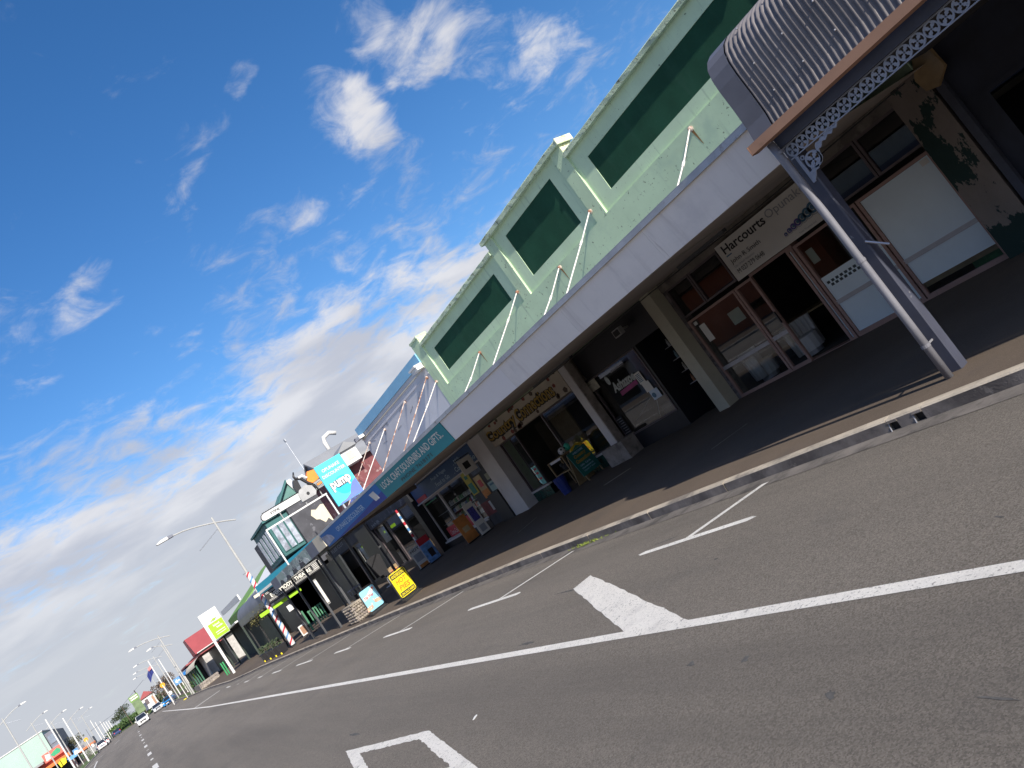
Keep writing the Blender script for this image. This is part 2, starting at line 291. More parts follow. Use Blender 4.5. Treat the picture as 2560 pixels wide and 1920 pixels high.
def mk(name, v, f, mat, parent=None, smooth=False):
    off = WL[parent.name] if parent else Vector((0, 0, 0))
    me = bpy.data.meshes.new(name); me.from_pydata([tuple(Vector(p)-off) for p in v], [], f)
    for m in (mat if isinstance(mat, (list, tuple)) else [mat]): me.materials.append(m)
    me.validate(); me.update()
    if smooth: me.polygons.foreach_set('use_smooth', [True]*len(me.polygons))
    o = bpy.data.objects.new(name, me); COL.objects.link(o); WL[o.name] = off.copy()
    if parent: o.parent = parent
    return o
def thing(name, label, cat, loc=(0, 0, 0), group=None):
    o = bpy.data.objects.new(name, None); COL.objects.link(o); o.location = loc; WL[o.name] = Vector(loc); o.empty_display_size = 0.2
    return tag(o, label, cat, group)
def tag(o, label, cat, group=None):
    o['label'] = label; o['category'] = cat
    if group: o['group'] = group
    return o
def struct(o): o['kind'] = 'structure'; return o
def copy_tree(o, loc, rz=0.0, scale=1.0, label=None):
    c = o.copy(); COL.objects.link(c); c.location = loc; c.rotation_euler = (0, 0, rz); c.scale = (scale,)*3
    if label: c['label'] = label
    for ch in list(o.children):
        d = ch.copy(); COL.objects.link(d); d.parent = c
        for g in list(ch.children):
            e = g.copy(); COL.objects.link(e); e.parent = d
    return c
def B(name, mat, parent, *a): return MB().box(*a).build(name, mat, parent)
def text(s, at, w, h, face, mat, parent, slope=0.0, shear=0.0, bold=0.0, depth=0.006, name='lettering', bow=0.0):
    cu = bpy.data.curves.new('t', 'FONT'); cu.body = s; cu.resolution_u = 2; cu.offset = bold; cu.shear = shear; cu.fill_mode = 'FRONT'
    ob = bpy.data.objects.new('t', cu); me = bpy.data.meshes.new_from_object(ob)
    vs = [v.co.copy() for v in me.vertices]; fs = [tuple(p.vertices) for p in me.polygons]
    bpy.data.objects.remove(ob); bpy.data.curves.remove(cu); bpy.data.meshes.remove(me)
    x0 = min(v.x for v in vs); x1 = max(v.x for v in vs); y0 = min(v.y for v in vs); y1 = max(v.y for v in vs)
    out = []
    for v in vs:
        a = (v.x-x0)/(x1-x0)*w; b = (v.y-y0)/(y1-y0)*h + bow*(a/w)*(1-a/w)*4
        if face == 'X': out.append((at[0]-depth, at[1]-a, at[2]+b-slope*a))
        else: out.append((at[0]+a, at[1]-depth, at[2]+b))
    return mk(name, out, fs, mat, parent)

# ------------------------------------------------------------------ ground levels
def lerp(tab, y):
    if y <= tab[0][0]: return tab[0][1]
    for (a, p), (b, q) in zip(tab, tab[1:]):
        if y <= b: return p+(q-p)*(y-a)/(b-a)
    return tab[-1][1]
KERB = [(-40, 6.6), (-5, 6.7), (3.5, 6.84), (6.5, 6.95), (10, 7.10), (14, 7.30), (24, 7.42), (40, 7.55), (57, 7.62), (64, 7.2), (70, 6.9), (92, 7.1), (110, 6.5), (150, 6.6), (260, 6.4)]
xk = lambda y: lerp(KERB, y)
zg = lambda y: 0.0075*max(0.0, y-60)
ee = lambda y: 0.04+0.0098*min(max(0.0, y-9), 32)
def pz(x, y):
    k = xk(y); return zg(y)+0.13+ee(y)*max(0.0, min(1.0, (x-k)/(12.35-k)))
YS = [-40, -25, -12, -5, 0, 2, 3.5, 5, 6.5, 8, 10, 12, 14, 17, 20, 24, 28, 32, 36, 40, 45, 50, 57, 64, 70, 80, 92, 100, 110, 130, 150, 180, 215, 260]

rd = struct(MB().strip([[(-8.0, y, zg(y)), (-4, y, zg(y)), (0, y, zg(y)), (3.6, y, zg(y)), (xk(y)-0.32, y, zg(y)), (xk(y)+0.03, y, zg(y)-0.012)] for y in YS]).build('road', asphalt))
gx = [-900, -300, -120, -60, -30, -16, -8.2, 6, 13, 20, 30, 60, 120, 300, 900]
gy = [-300, -60, -10, 20, 60, 110, 160, 215, 262, 275, 300, 400, 700, 1800]
def gz(x, y):
    z = zg(min(y, 230))-0.12
    if y > 262: z += min(2.0, (y-262)*0.12)
    return z
struct(MB().strip([[(x, y, gz(x, y)) for x in gx] for y in gy]).build('ground', earth))
fp = struct(MB().strip([[(x, y, pz(x, y)) for x in (xk(y)+0.14, 8.6, 10.2, 12.35, 13.2)] for y in YS]).build('footpath', paving))
for (x0, y0, x1, y1, w_) in ((10.53, 14.69, 10.99, 14.06, .12), (9.83, 18.5, 10.66, 18.54, .04), (9.2, 9.6, 9.9, 9.2, .02)):
    MB().poly([(x0, y0, pz(x0, y0)+.005), (x1, y1, pz(x1, y1)+.005), (x1+w_*.3, y1+w_, pz(x1, y1)+.005), (x0+w_*.3, y0+w_*1.2, pz(x0, y0)+.005)]).build('repair_patch', concrete, fp)
# left side of the street
struct(MB().strip([[(-7.86, y, zg(y)+.13), (-10, y, zg(y)+.15), (-13.5, y, zg(y)+.18)] for y in YS]).build('footpath_left', paving))
lk = struct(MB().strip([[(-7.7, y, zg(y)-.02), (-7.72, y, zg(y)+.12), (-7.86, y, zg(y)+.135)] for y in YS]).build('kerb_left', concrete))
lv = struct(MB().strip([[(-7.9, y, zg(y)+.14), (-8.9, y, zg(y)+.19), (-9.9, y, zg(y)+.155)] for y in (95, 130, 160, 200, 255)]).build('grass_verge_left', grassm))
rv = struct(MB().strip([[(xk(y)+.16, y, zg(y)+.15), (xk(y)+.9, y, zg(y)+.20), (xk(y)+1.7, y, zg(y)+.17)] for y in (104, 112, 130, 150, 180, 255)]).build('grass_verge', grassm))

# right kerb: concrete blocks with open joints, a channel, and two drain mouths
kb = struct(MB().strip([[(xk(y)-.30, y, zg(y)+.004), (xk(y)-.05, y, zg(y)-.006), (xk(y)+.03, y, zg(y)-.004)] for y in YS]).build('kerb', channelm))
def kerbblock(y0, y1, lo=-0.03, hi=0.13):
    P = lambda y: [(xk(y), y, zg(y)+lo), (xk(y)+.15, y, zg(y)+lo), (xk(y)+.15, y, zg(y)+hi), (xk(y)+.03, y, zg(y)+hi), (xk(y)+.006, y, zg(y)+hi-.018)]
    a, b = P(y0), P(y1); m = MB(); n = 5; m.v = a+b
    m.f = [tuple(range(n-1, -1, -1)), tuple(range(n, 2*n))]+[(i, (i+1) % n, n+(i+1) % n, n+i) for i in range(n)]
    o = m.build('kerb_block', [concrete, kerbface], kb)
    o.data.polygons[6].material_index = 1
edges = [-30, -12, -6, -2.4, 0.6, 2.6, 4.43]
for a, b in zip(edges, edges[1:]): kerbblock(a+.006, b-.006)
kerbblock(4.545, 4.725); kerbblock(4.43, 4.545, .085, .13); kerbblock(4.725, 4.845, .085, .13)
for y in (4.487, 4.785):
    MB().box(xk(y)+.06, xk(y)+.14, y-.055, y+.055, -.02, .084).build('drain_mouth', black, kb)
    MB().tube([(xk(y)-.005, y+.055, -.01), (xk(y)+.012, y+.057, .05), (xk(y)+.02, y+.05, .085)], .007, 6).build('drain_lip', alu, kb)
y = 4.845
while y < 60:
    n = 2.35+.5*math.sin(y*3.1); g = .006 if y > 12 else .011
    kerbblock(y+g, min(y+n, 60)-g); y += n
for a in range(60, 250, 10): kerbblock(a+.01, a+9.99)
# road markings
def rp(name, pts, mat=linewhite, h=.004): return MB().poly([(p[0], p[1], zg(p[1])+h) for p in pts]).build(name, mat, rd)
def rag(a, b, n, amp):
    a = Vector(a); b = Vector(b); d = (b-a); nn = Vector((-d.y, d.x)).normalized()
    return [tuple(a+d*(i/n)+nn*random.uniform(-amp, amp)*(0 < i < n)) for i in range(n)]
el = [(y, 3.64 if y < 2 else 3.72-.0006*(y-5)) for y in (-8, -4, 0, 2, 3.5, 5, 7, 9, 12, 16, 22, 30, 40, 55, 75, 100, 143)]
MB().strip([[(x-.062, y, zg(y)+.004), (x+.062, y, zg(y)+.004)] for y, x in el]).build('edge_line', roadwhite, rd)
st = [(5.53, 9.30), (5.22, 9.39), (3.765, 6.42), (3.765, 5.38)]
rp('hatch_bar', sum([rag(st[i], st[(i+1) % 4], 22, .012) for i in range(4)], []), roadwhite, .0055)
# white diamond (crossing ahead)
cx, cy, hw, hl, t = 1.88, 8.95, .46, 2.48, .155
o4 = [(cx, cy+hl), (cx+hw, cy), (cx, cy-hl), (cx-hw, cy)]
i4 = [(cx, cy+hl-.78), (cx+hw-.145, cy), (cx, cy-hl+.78), (cx-hw+.145, cy)]
m = MB(); K = 26
rows = [[], []]
for i in range(4):
    for j in range(K):
        for rr, q, am in ((rows[0], o4, .006), (rows[1], i4, .010)):
            a, b = Vector(q[i]), Vector(q[(i+1) % 4]); p = a+(b-a)*j/K; rr.append((p.x+random.uniform(-am, am), p.y+random.uniform(-am, am)*2, .0045))
m.strip([rows[0]+[rows[0][0]], rows[1]+[rows[1][0]]]).build('diamond_marking', roadwhite, rd)
for y0, y1, yk_, ye in ((6.0, 8.28, 6.6, 7.25), (12.0, 14.49, 11.74, 12.99), (18.27, 20.79, 17.53, 19.4), (24.68, 27.0, 23.04, 25.5), (31.0, 34.5, 29.6, 32.4), (38.7, 41.5, 36.5, 39.5), (45.4, 47.1, 43.5, 46), (51.5, 53.7, 49.8, 52), (57.5, 59.2, 56, 58), (62.8, 65.4, 61.5, 64)):
    x = 5.68+.006*y0; d = .045+.0005*y0
    rp('bay_tick', [(x-d, y0+.12), (x, y0), (x+d, y0+.1), (x+d, y1-.12), (x, y1), (x-d, y1-.1)])
    xe = xk(yk_)-.22; dd = .03+.0003*y0
    rp('bay_line', [(x, ye-.06), (x+.02, ye+.06), (xe, yk_+.06), (xe, yk_-.06)], linewhite, .0052)
rp('bay_line', [(5.84, 68.3), (5.84, 68.9), (3.72, 70.1), (3.72, 69.3)])
for i, y in enumerate((22, 29, 37, 44, 51, 58, 65, 73, 81, 90, 100, 110, 121, 133)):
    x = -0.28-.0022*max(0, y-37); w_ = .07 if i % 2 else .11; l = .6 if i % 2 else 1.7
    rp('centre_dash', [(x-w_, y-l), (x+w_, y-l), (x+w_, y+l), (x-w_, y+l)])
for a, b in (((-5.3, 92), (-5.9, 120)), ((-5.9, 120), (-7.4, 112)), ((-4.1, 118), (-3.1, 118)), ((-4.4, 150), (-3.5, 156)), ((-5.6, 132), (-6.6, 128))):
    d = Vector((b[0]-a[0], b[1]-a[1])).normalized(); n = Vector((-d.y, d.x))*.09
    rp('bay_line', [(a[0]-n.x, a[1]-n.y), (b[0]-n.x, b[1]-n.y), (b[0]+n.x, b[1]+n.y), (a[0]+n.x, a[1]+n.y)])
tar = M('tar_smear', (0.085, 0.08, 0.075), 0.85, 0.3, 14)
for cx_, cy_, ln, wd, an in ((3.92, 8.85, .25, .03, 0), (3.13, 4.79, .06, .03, .3), (3.12, 4.19, .05, .035, 1), (2.72, 3.20, .05, .03, .8), (2.66, 2.24, .11, .012, .15), (5.2, 9.5, .5, .02, .05), (5.9, 7.9, .35, .015, -.1), (4.9, 6.0, .05, .02, .4), (4.36, 2.81, .05, .008, .5), (6.2, 12.5, .6, .02, .05), (2.2, 12.0, .3, .03, 0), (1.2, 15, .5, .04, 0)):
    pts = []
    for k in range(14):
        a = k*2*math.pi/14; rr = random.uniform(.55, 1.15); u, v = ln*rr*math.cos(a), wd*rr*math.sin(a); pts.append((cx_+v*math.cos(an)+u*math.sin(an), cy_+u*math.cos(an)-v*math.sin(an)))
    rp('tar_smear', pts, tar, .0025)
tag(MB().prism([(2.51, 7.93), (2.53, 7.92), (2.59, 7.96), (2.595, 7.985), (2.56, 7.985)], 'z', .004, .010).build('paper_scrap', white), 'small white paper scrap lying on the open road', 'litter')
# gutter litter and weeds
wr = MB()
for i in range(7):
    a = i*.9; wr.poly([(7.01+.05*math.cos(a), 5.55+.05*math.sin(a), .012), (7.01+.05*math.cos(a+1.3), 5.55+.05*math.sin(a+1.3), .02), (7.0+.02*math.cos(a*2), 5.55+.02*math.sin(a*2), .065)])
tag(wr.build('crumpled_wrapper', M('wrapper', (.55, .68, .75), .5, .5, 30)), 'crumpled white and blue wrapper lying in the kerb channel', 'litter')
tag(MB().box(6.91, 6.95, 4.97, 5.09, .006, .012).build('paper_strip', white), 'flat white strip of paper lying in the kerb channel', 'litter')
w = MB()
for i in range(170):
    yy = random.gauss(11.4, .28); x = xk(yy)-.05+random.uniform(-.09, .05); a = random.uniform(0, 6.3); s_ = random.uniform(.015, .04)
    w.poly([(x, yy, .0), (x+s_*math.cos(a), yy+s_*math.sin(a), s_*random.uniform(.4, 1.4)), (x+s_*math.cos(a+.7), yy+s_*math.sin(a+.7), s_*.6)])
o = w.build('kerb_weeds', M('weed', (.16, .20, .03), .8, .4, 10)); o['kind'] = 'stuff'; tag(o, 'small green weeds growing in the kerb channel', 'weeds')

# ------------------------------------------------------------------ near shop with the bullnose verandah
VX = 7.60
vs = thing('verandah_shop', 'navy shop with curved corrugated verandah roof, tan gutter and iron lace frieze', 'shop', (12.35, 1.0, .15))
prof = [(7.455, 3.335), (7.49, 3.5), (7.50, 3.75), (7.50, 4.02), (7.515, 4.16), (7.56, 4.28), (7.64, 4.365), (7.76, 4.43), (7.95, 4.49), (8.3, 4.585), (8.8, 4.72), (10.2, 5.0), (12.34, 5.3)]
def pn(i):
    a = Vector(prof[max(i-1, 0)]); b = Vector(prof[min(i+1, len(prof)-1)]); d = (b-a).normalized(); return Vector((-d.y, d.x))
ny = 400; rows = []
for i, p in enumerate(prof):
    n = pn(i); row = []
    for j in range(ny+1):
        y = 4.20-j*(6.2/ny); c = .0145*math.cos(2*math.pi*(4.17-y)/.0675); row.append((p[0]+n.x*c, y, p[1]+n.y*c))
    rows.append(row)
rf = MB().strip(rows).build('verandah_roof', iron, vs, True)
for y in (4.0, 3.6, 3.2, 2.8, 2.4):
    for (x, z) in ((7.485, 3.6), (7.488, 3.95), (7.63, 4.38)): MB().ball((x-.012, y-.035, z), .011, 6, 4).build('roof_screw', alu, rf)
m = MB(); rows = []
for i, p in enumerate(prof):
    n = pn(i)*.016; rows.append([(p[0]+n.x, 4.19, p[1]+n.y), (p[0]+n.x, 4.46, p[1]+n.y), (p[0]-n.x*1.5, 4.465, p[1]-n.y*1.5)])
m.strip(rows).build('end_flashing', ironcap, vs)
m = MB().prism([(a, b-.02) for a, b in prof]+[(12.34, 3.42), (7.6, 3.30)], 'y', 4.415, 4.45); m.build('end_board', beamn, vs)
MB().prism([(7.33, 3.325), (7.325, 3.225), (7.45, 3.215), (7.46, 3.245), (7.36, 3.25), (7.355, 3.325)], 'y', -2, 4.50).build('gutter', brown, vs)
B('gutter_end', brown, vs, 7.325, 7.46, 4.50, 4.508, 3.215, 3.325)
B('beam', beamn, vs, 7.53, 7.64, -2, 4.36, 3.105, 3.29)
MB().poly([(7.46, -2, 3.29), (7.46, 4.41, 3.29), (12.4, 4.41, 3.42), (12.4, -2, 3.42)]).build('verandah_ceiling', M('dark_ceiling', (.05, .052, .06), .8, .3, 1.5), vs)
# lace frieze
lf = B('lace_frieze', lacem, vs, VX-.012, VX+.012, -2, 4.335, 3.092, 3.104)
B('lower_rail', lacem, lf, VX-.012, VX+.012, -2, 4.335, 2.938, 2.950)
def lace(cy, cz, r):
    m = MB().ring(cy, cz, r*.80, r, VX-.008, VX+.008, 18)
    for k in range(4):
        a = math.pi/4+k*math.pi/2
        q = [(.0, -.10), (.30, -.13), (.46, -.26), (.60, -.16), (.72, -.27), (.86, -.10), (.86, .10), (.72, .27), (.60, .16), (.46, .26), (.30, .13), (.0, .10)]
        m.prism([(cy+r*(u*math.cos(a)-v*math.sin(a)), cz+r*(u*math.sin(a)+v*math.cos(a))) for u, v in q], 'x', VX-.006, VX+.006)
    return m
pm = None
for k in range(34):
    cy = 4.262-.1385*k
    if pm is None:
        m = lace(cy, 3.021, .0705); m.v = [(a, b, 3.021+(c-3.021)*1.06) for a, b, c in m.v]; pm = m.build('lace_panel', lacem, lf)
    else:
        c = pm.copy(); COL.objects.link(c); c.location = (0, -.1385*k, 0); c.parent = lf
br = lace(4.14, 2.80, .095)
sc = [(3.72, 2.936), (3.76, 2.90), (3.79, 2.915), (3.83, 2.885), (3.87, 2.905), (3.92, 2.875), (3.955, 2.89), (4.00, 2.845), (4.03, 2.85), (4.05, 2.80), (4.05, 2.76), (4.085, 2.72), (4.11, 2.735), (4.15, 2.69), (4.19, 2.69), (4.22, 2.65), (4.265, 2.605)]
inn = [(3.80, 2.936), (3.83, 2.925), (3.86, 2.93), (3.89, 2.91), (3.92, 2.925), (3.96, 2.90), (4.00, 2.91), (4.03, 2.88), (4.045, 2.87), (4.06, 2.83), (4.065, 2.78), (4.10, 2.745), (4.13, 2.75), (4.17, 2.71), (4.20, 2.715), (4.24, 2.69), (4.285, 2.69)]
inn = [(a[0]+(b[0]-a[0])*1.5, a[1]+(b[1]-a[1])*1.5) for a, b in zip(sc, inn)]
for i in range(len(sc)-1): br.prism([sc[i], sc[i+1], inn[i+1], inn[i]], 'x', VX-.008, VX+.008)
br.box(VX-.010, VX+.010, 4.262, 4.295, 2.60, 2.937)
for (cy, cz, r_) in ((3.93, 2.905, .022), (4.00, 2.885, .026), (4.20, 2.735, .024), (4.23, 2.885, .026), (4.24, 2.70, .018)): br.ring(cy, cz, r_*.55, r_, VX-.007, VX+.007, 10)
br.build('lace_bracket', lacem, vs)
pz0 = pz(7.6, 4.27)
pst = MB().prism([(7.625, 4.255), (7.64, 4.24), (7.765, 4.24), (7.78, 4.255), (7.78, 4.365), (7.765, 4.38), (7.64, 4.38), (7.625, 4.365)], 'z', pz0-.02, 3.15).build('post', postm, vs)
dp = MB().tube([(7.466, 4.345, 3.21), (7.468, 4.34, 3.0), (7.472, 4.33, 2.2), (7.472, 4.325, 1.0), (7.472, 4.325, pz0)], .043, 14).build('downpipe', pipem, pst, True)
for z in (.52, 1.62, 3.05): MB().tube([(7.472, 4.327, z), (7.472, 4.327, z+.035)], .049, 14).build('pipe_clip', pipem, pst)
B('clip_strap', alu, pst, 7.50, 7.63, 4.31, 4.325, .53, .55)
MB().tube([(7.62, 4.25, 1.78), (7.66, 4.08, 1.62)], .012, 6).build('hook_rod', alu, pst)
B('wall', navy, vs, 12.62, 23.5, -14, 4.72, -.1, 3.5); B('upper_wall', navy, vs, 12.40, 23.5, -14, 4.71, 3.5, 5.6)
B('corner_trim', beamn, vs, 12.50, 12.62, 4.58, 4.70, .1, 3.3)
for y0 in (.4, 2.6): 
    f_ = B('window_frame', navy, vs, 12.57, 12.62, y0, y0+1.7, .5, 2.5); B('pane', darkglass, f_, 12.55, 12.565, y0+.08, y0+1.62, .58, 2.42)
MB().prism([(4.42, 3.5), (4.40, 3.1), (4.62, 2.92), (4.78, 2.98), (4.82, 3.2), (4.68, 3.48)], 'x', 12.40, 12.50).build('timber_corbel', timber, vs)

# ------------------------------------------------------------------ pale green building
gb = thing('green_building', 'pale green rendered shop block with dark green panels and stepped parapet', 'building', (12.35, 13.4, .15))
X0, X1, XB = 12.35, 12.75, 12.41
y0_, y1_ = 4.74, 21.99
wall = MB().box(X0, X1, y0_, y1_, 3.36, 5.30)
wall.box(X0, X1, 4.74, 5.36, 5.30, 7.18).box(X0, X1, 11.21, 11.60, 5.30, 7.20).box(X0, X1, 15.02, 15.41, 5.30, 7.20).box(X0, X1, 21.36, 21.99, 5.30, 7.18)
bays = ((5.36, 11.21, 5.82, 10.75, 5.61, 6.50, 6.86), (11.60, 15.02, 12.06, 14.56, 5.61, 6.90, 7.20), (15.41, 21.36, 15.90, 20.86, 5.61, 6.50, 6.86))
wall.build('parapet_wall', green, gb)
for a, b, c, d, e, f_, t in bays:
    MB().box(XB, X1-.01, a, b, 5.30, e).box(XB, X1-.01, a, b, f_, t).box(XB, X1-.01, a, c, e, f_).box(XB, X1-.01, d, b, e, f_).build('bay_frame', greenclean, gb)
    B('recessed_panel', dkgreen, gb, XB+.014, X1-.02, c, d, e, f_)
def rough_coping(y0, y1, z0, z1, xo, mat=lichgreen):
    m = MB(); n = max(2, int((y1-y0)/.22)); rows = []
    for i in range(n+1):
        y = y0+(y1-y0)*i/n; j = lambda: random.uniform(-.007, .007)
        rows.append([(X0-xo+j(), y, z0+j()*.6), (X0-xo+j(), y, z1-.02+j()), (X0-xo+.03, y, z1+j()*1.3), (X1+.05, y, z1+j()), (X1+.05, y, z0)])
    m.strip(rows); m.poly(rows[0][::-1]); m.poly(rows[-1])
    m.poly([rows[0][0], rows[0][4], rows[-1][4], rows[-1][0]])
    return m.build('coping', mat, gb)
rough_coping(5.365, 11.205, 6.86, 6.985, .055); rough_coping(15.415, 21.355, 6.86, 6.985, .055)
rough_coping(11.14, 15.50, 7.20, 7.335, .075)
B('coping_end', sunlitcap, gb, X0-.085, X1+.06, 11.11, 11.138, 7.19, 7.345)
B('pilaster_return', sunlitcap, gb, X0+.002, X1, 11.19, 11.209, 6.99, 7.19)
rough_coping(21.34, 22.01, 7.18, 7.27, .02); B('pilaster_return', sunlitcap, gb, X0+.002, X1, 21.335, 21.358, 6.99, 7.2)
rough_coping(4.70, 5.38, 7.18, 7.27, .02)
# flat awning: rises slightly along the street like the footpath
zt = lambda y: 3.625+.0066*(y-4.7)
zb = lambda y: zt(y)-.58
TILT = .15          # the fascia boards lean in at the foot
def lean(o):
    for v in o.data.vertices: p = v.co+Vector(WL[o.name]); v.co.x += TILT*(zt(p.y)-p.z)
    return o
def fboard(name, y0, y1, mat, parent, x0=7.95, x1=7.99, top=0.0, bot=0.0):
    q = TILT*.58
    return MB().hexa([(x0+q, y0, zb(y0)+bot), (x1+q, y0, zb(y0)+bot), (x1+q, y1, zb(y1)+bot), (x0+q, y1, zb(y1)+bot)], [(x0, y0, zt(y0)-top), (x1, y0, zt(y0)-top), (x1, y1, zt(y1)-top), (x0, y1, zt(y1)-top)]).build(name, mat, parent)
for a, b, m_ in ((4.56, 6.9, fasciaw), (6.9, 9.3, fasciaw), (9.3, 11.77, fasciaw), (11.77, 15.06, fasciaw2)): fboard('fascia_board', a+.0015, b-.0015, m_, gb)
fboard('awning_frame', 4.57, 22.0, M('awning_timber', (.16, .14, .13), .8, .2), gb, 8.0, 8.05, .02, .02)
MB().prism([(4.55, zt(4.55)-.035), (22.0, zt(22.0)-.035), (22.0, zt(22.0)+.045), (4.55, zt(4.55)+.045)], 'x', 7.915, 7.945).build('awning_flashing', galv, gb)
MB().prism([(4.55, zt(4.55)+.046), (22.0, zt(22.0)+.046), (22.0, zt(22.0)+.054), (4.55, zt(4.55)+.054)], 'x', 7.915, 8.2).build('flashing_lip', galv, gb)
MB().strip([[(8.06, y, zt(y)-.12), (12.345, y, zt(y)-.05)] for y in (4.56, 13, 22.0)]).build('awning_roof', galv, gb)
for a in (4.57, 8.1, 11.6, 15.1, 18.6):
    b = min(a+3.5, 21.99)
    if a < 21: MB().strip([[(8.056, y, zb(y)+.05), (12.55, y, 3.32+.004*(y-5))] for y in (a+.01, b-.01)]).build('soffit_board', soffit, gb)
for y, z, xb_ in ((8.26, 5.20, 9.8), (11.56, 5.59, 9.4), (13.47, 5.21, 9.8), (15.41, 5.60, 9.4), (18.62, 5.21, 9.8), (21.86, 5.63, 9.4), (5.6, 5.20, 9.8)):
    r_ = MB().tube([(X0-.06, y, z), (X0-.75, y, z-.5), (xb_, y, zt(y)-.10)], .016, 8).build('tie_rod', rodw, gb)
    m = MB().ball((X0-.03, y, z+.01), .05, 8, 6); m.tube([(X0-.001, y, z+.005), (X0-.02, y, z+.005)], .055, 10); m.build('rod_eye', rodr, r_)
    MB().tube([(X0-.78, y, z-.52), (X0-.90, y, z-.60)], .028, 8).build('turnbuckle', rodw, r_)
    if z < 5.4 and y > 6: 
        MB().poly([(X0-.003, y-.03, z-.03), (X0-.003, y+.03, z-.03), (X0-.003, y-.02, z-.36), (X0-.003, y-.035, z-.38)]).build('rust_streak', rust, gb)
# shops under the awning -------------------------------------------------
def room(y0, y1, x0, x1, z1=3.2, mat=interior, z0=None):
    z0 = pz(12.35, (y0+y1)/2) if z0 is None else z0
    m = MB(); m.poly([(x0, y0, z0), (x1, y0, z0), (x1, y1, z0), (x0, y1, z0)]); m.poly([(x0, y0, z1), (x0, y1, z1), (x1, y1, z1), (x1, y0, z1)])
    m.poly([(x1, y0, z0), (x1, y1, z0), (x1, y1, z1), (x1, y0, z1)]); m.poly([(x0, y0, z0), (x0, y0, z1), (x1, y0, z1), (x1, y0, z0)]); m.poly([(x0, y1, z0), (x1, y1, z0), (x1, y1, z1), (x0, y1, z1)])
    return m.build('shop_room', mat, gb)
B('roof', galv, gb, X1+.01, 24, 4.76, 21.97, 4.9, 5.0); B('rear_wall', green, gb, 23.8, 24, 4.76, 21.97, 0, 4.9); B('side_wall', green, gb, 12.96, 23.8, 4.76, 4.9, 0, 4.9); B('side_wall', green, gb, X1, 23.8, 21.83, 21.97, 0, 4.9)
WX = 12.72
peel = M('peeling_cream_paint', (0.21, 0.18, 0.16), 0.85, 0.12, 1.5, 0.5, 40, spots=(((0.012, 0.035, 0.032), 1.25, 0.50, 0.515, 1.0), ((0.05, 0.045, 0.04), 9, 0.66, 0.69, .8)), stretch=(1, 1.7, .8))
B('peeling_pilaster', peel, gb, 12.50, 12.95, 4.75, 5.33, 0, 3.35)
B('shop_header', M('stained_header', (.20, .175, .155), .85, .25, 2, spots=(((.07, .06, .055), 2.5, .5, .65, .7),)), gb, WX-.05, 12.95, 5.33, 11.58, 3.13, 3.42)
B('window_step', pinkframe, gb, WX-.04, 12.95, 5.33, 8.26, -.05, .20); B('window_step', pinkframe, gb, WX-.04, 12.95, 9.44, 11.5, -.05, .20)
B('left_jamb', M('stained_jamb', (.17, .15, .15), .85, .3, 4, spots=(((.05, .045, .05), 6, .5, .6, .7),)), gb, WX-.03, 12.95, 11.49, 11.58, -.05, 3.13)
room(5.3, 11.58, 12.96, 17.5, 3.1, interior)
def PN(gm, p, x, y0, y1, z0, z1): return MB().poly([(x, y0, z0), (x, y1, z0), (x, y1, z1), (x, y0, z1)]).build('pane', gm, p)
def window(y0, y1, z0, z1, mid=None, fm=pinkframe, gm=shopglass, fwid=.055, x=WX, parent=gb, midm=alu):
    f_ = MB().box(x-.035, x+.035, y0, y1, z0, z0+fwid).box(x-.035, x+.035, y0, y1, z1-fwid, z1).box(x-.035, x+.035, y0, y0+fwid, z0+fwid, z1-fwid).box(x-.035, x+.035, y1-fwid, y1, z0+fwid, z1-fwid).build('window', fm, parent)
    if mid:
        MB().box(x-.04, x+.03, y0+fwid, y1-fwid, mid-.04, mid-.012).box(x-.04, x+.03, y0+fwid, y1-fwid, mid+.012, mid+.04).box(x-.025, x+.02, y0+fwid, y1-fwid, mid-.012, mid+.012).build('mid_rail', midm, f_)
        PN(gm, f_, x, y0+fwid, y1-fwid, z0+fwid, mid-.04); PN(gm, f_, x, y0+fwid, y1-fwid, mid+.04, z1-fwid)
    else: PN(gm, f_, x, y0+fwid, y1-fwid, z0+fwid, z1-fwid)
    return f_
w1 = window(5.38, 6.80, .20, 2.27, .93); w2 = window(6.83, 8.27, .20, 2.27, .93)
B('frosted_film', frost, w1, WX-.012, WX-.006, 5.44, 6.74, .46, .89); B('frosted_film', frost, w1, WX-.012, WX-.006, 5.44, 6.74, .97, 2.21)
B('film_strip', timber, w1, WX+.02, WX+.035, 5.44, 6.74, .37, .455); B('green_mat', dkgrass, w1, WX+.10, WX+.13, 5.44, 5.95, .24, .37)
B('frosted_film', frost, w2, WX-.012, WX-.006, 6.89, 8.21, .26, .89); B('frosted_film', frost, w2, WX-.012, WX-.006, 6.89, 8.21, .97, 1.47)
for k in range(9):
    for j in range(2):
        yy = 8.16-.1*k-.05*(j); z = 1.335-.068*j
        B('checker_sticker', M('checker_ink', (.03, .05, .06), .5, .5, 9), w2, WX-.018, WX-.013, yy-.072, yy-.012 , z-.026, z+.026)
B('notice', M('pale_green_paper', (.36, .48, .42), .7, .05), w2, WX+.03, WX+.036, 8.0, 8.16, 1.76, 2.06)
window(8.30, 8.46, .16, 2.27, None, pinkframe, frost); w3 = window(9.42, 9.93, .20, 2.27, .95); w4 = window(9.95, 11.48, .20, 2.27, .95)
B('door_head', pinkframe, gb, WX-.03, 12.95, 8.28, 9.44, 2.27, 2.33); B('door_threshold', pinkframe, gb, WX-.02, 12.95, 8.46, 9.42, .10, .185)
B('door_handle', blkplas, w3, WX-.075, WX-.036, 9.435, 9.46, 1.15, 1.42)
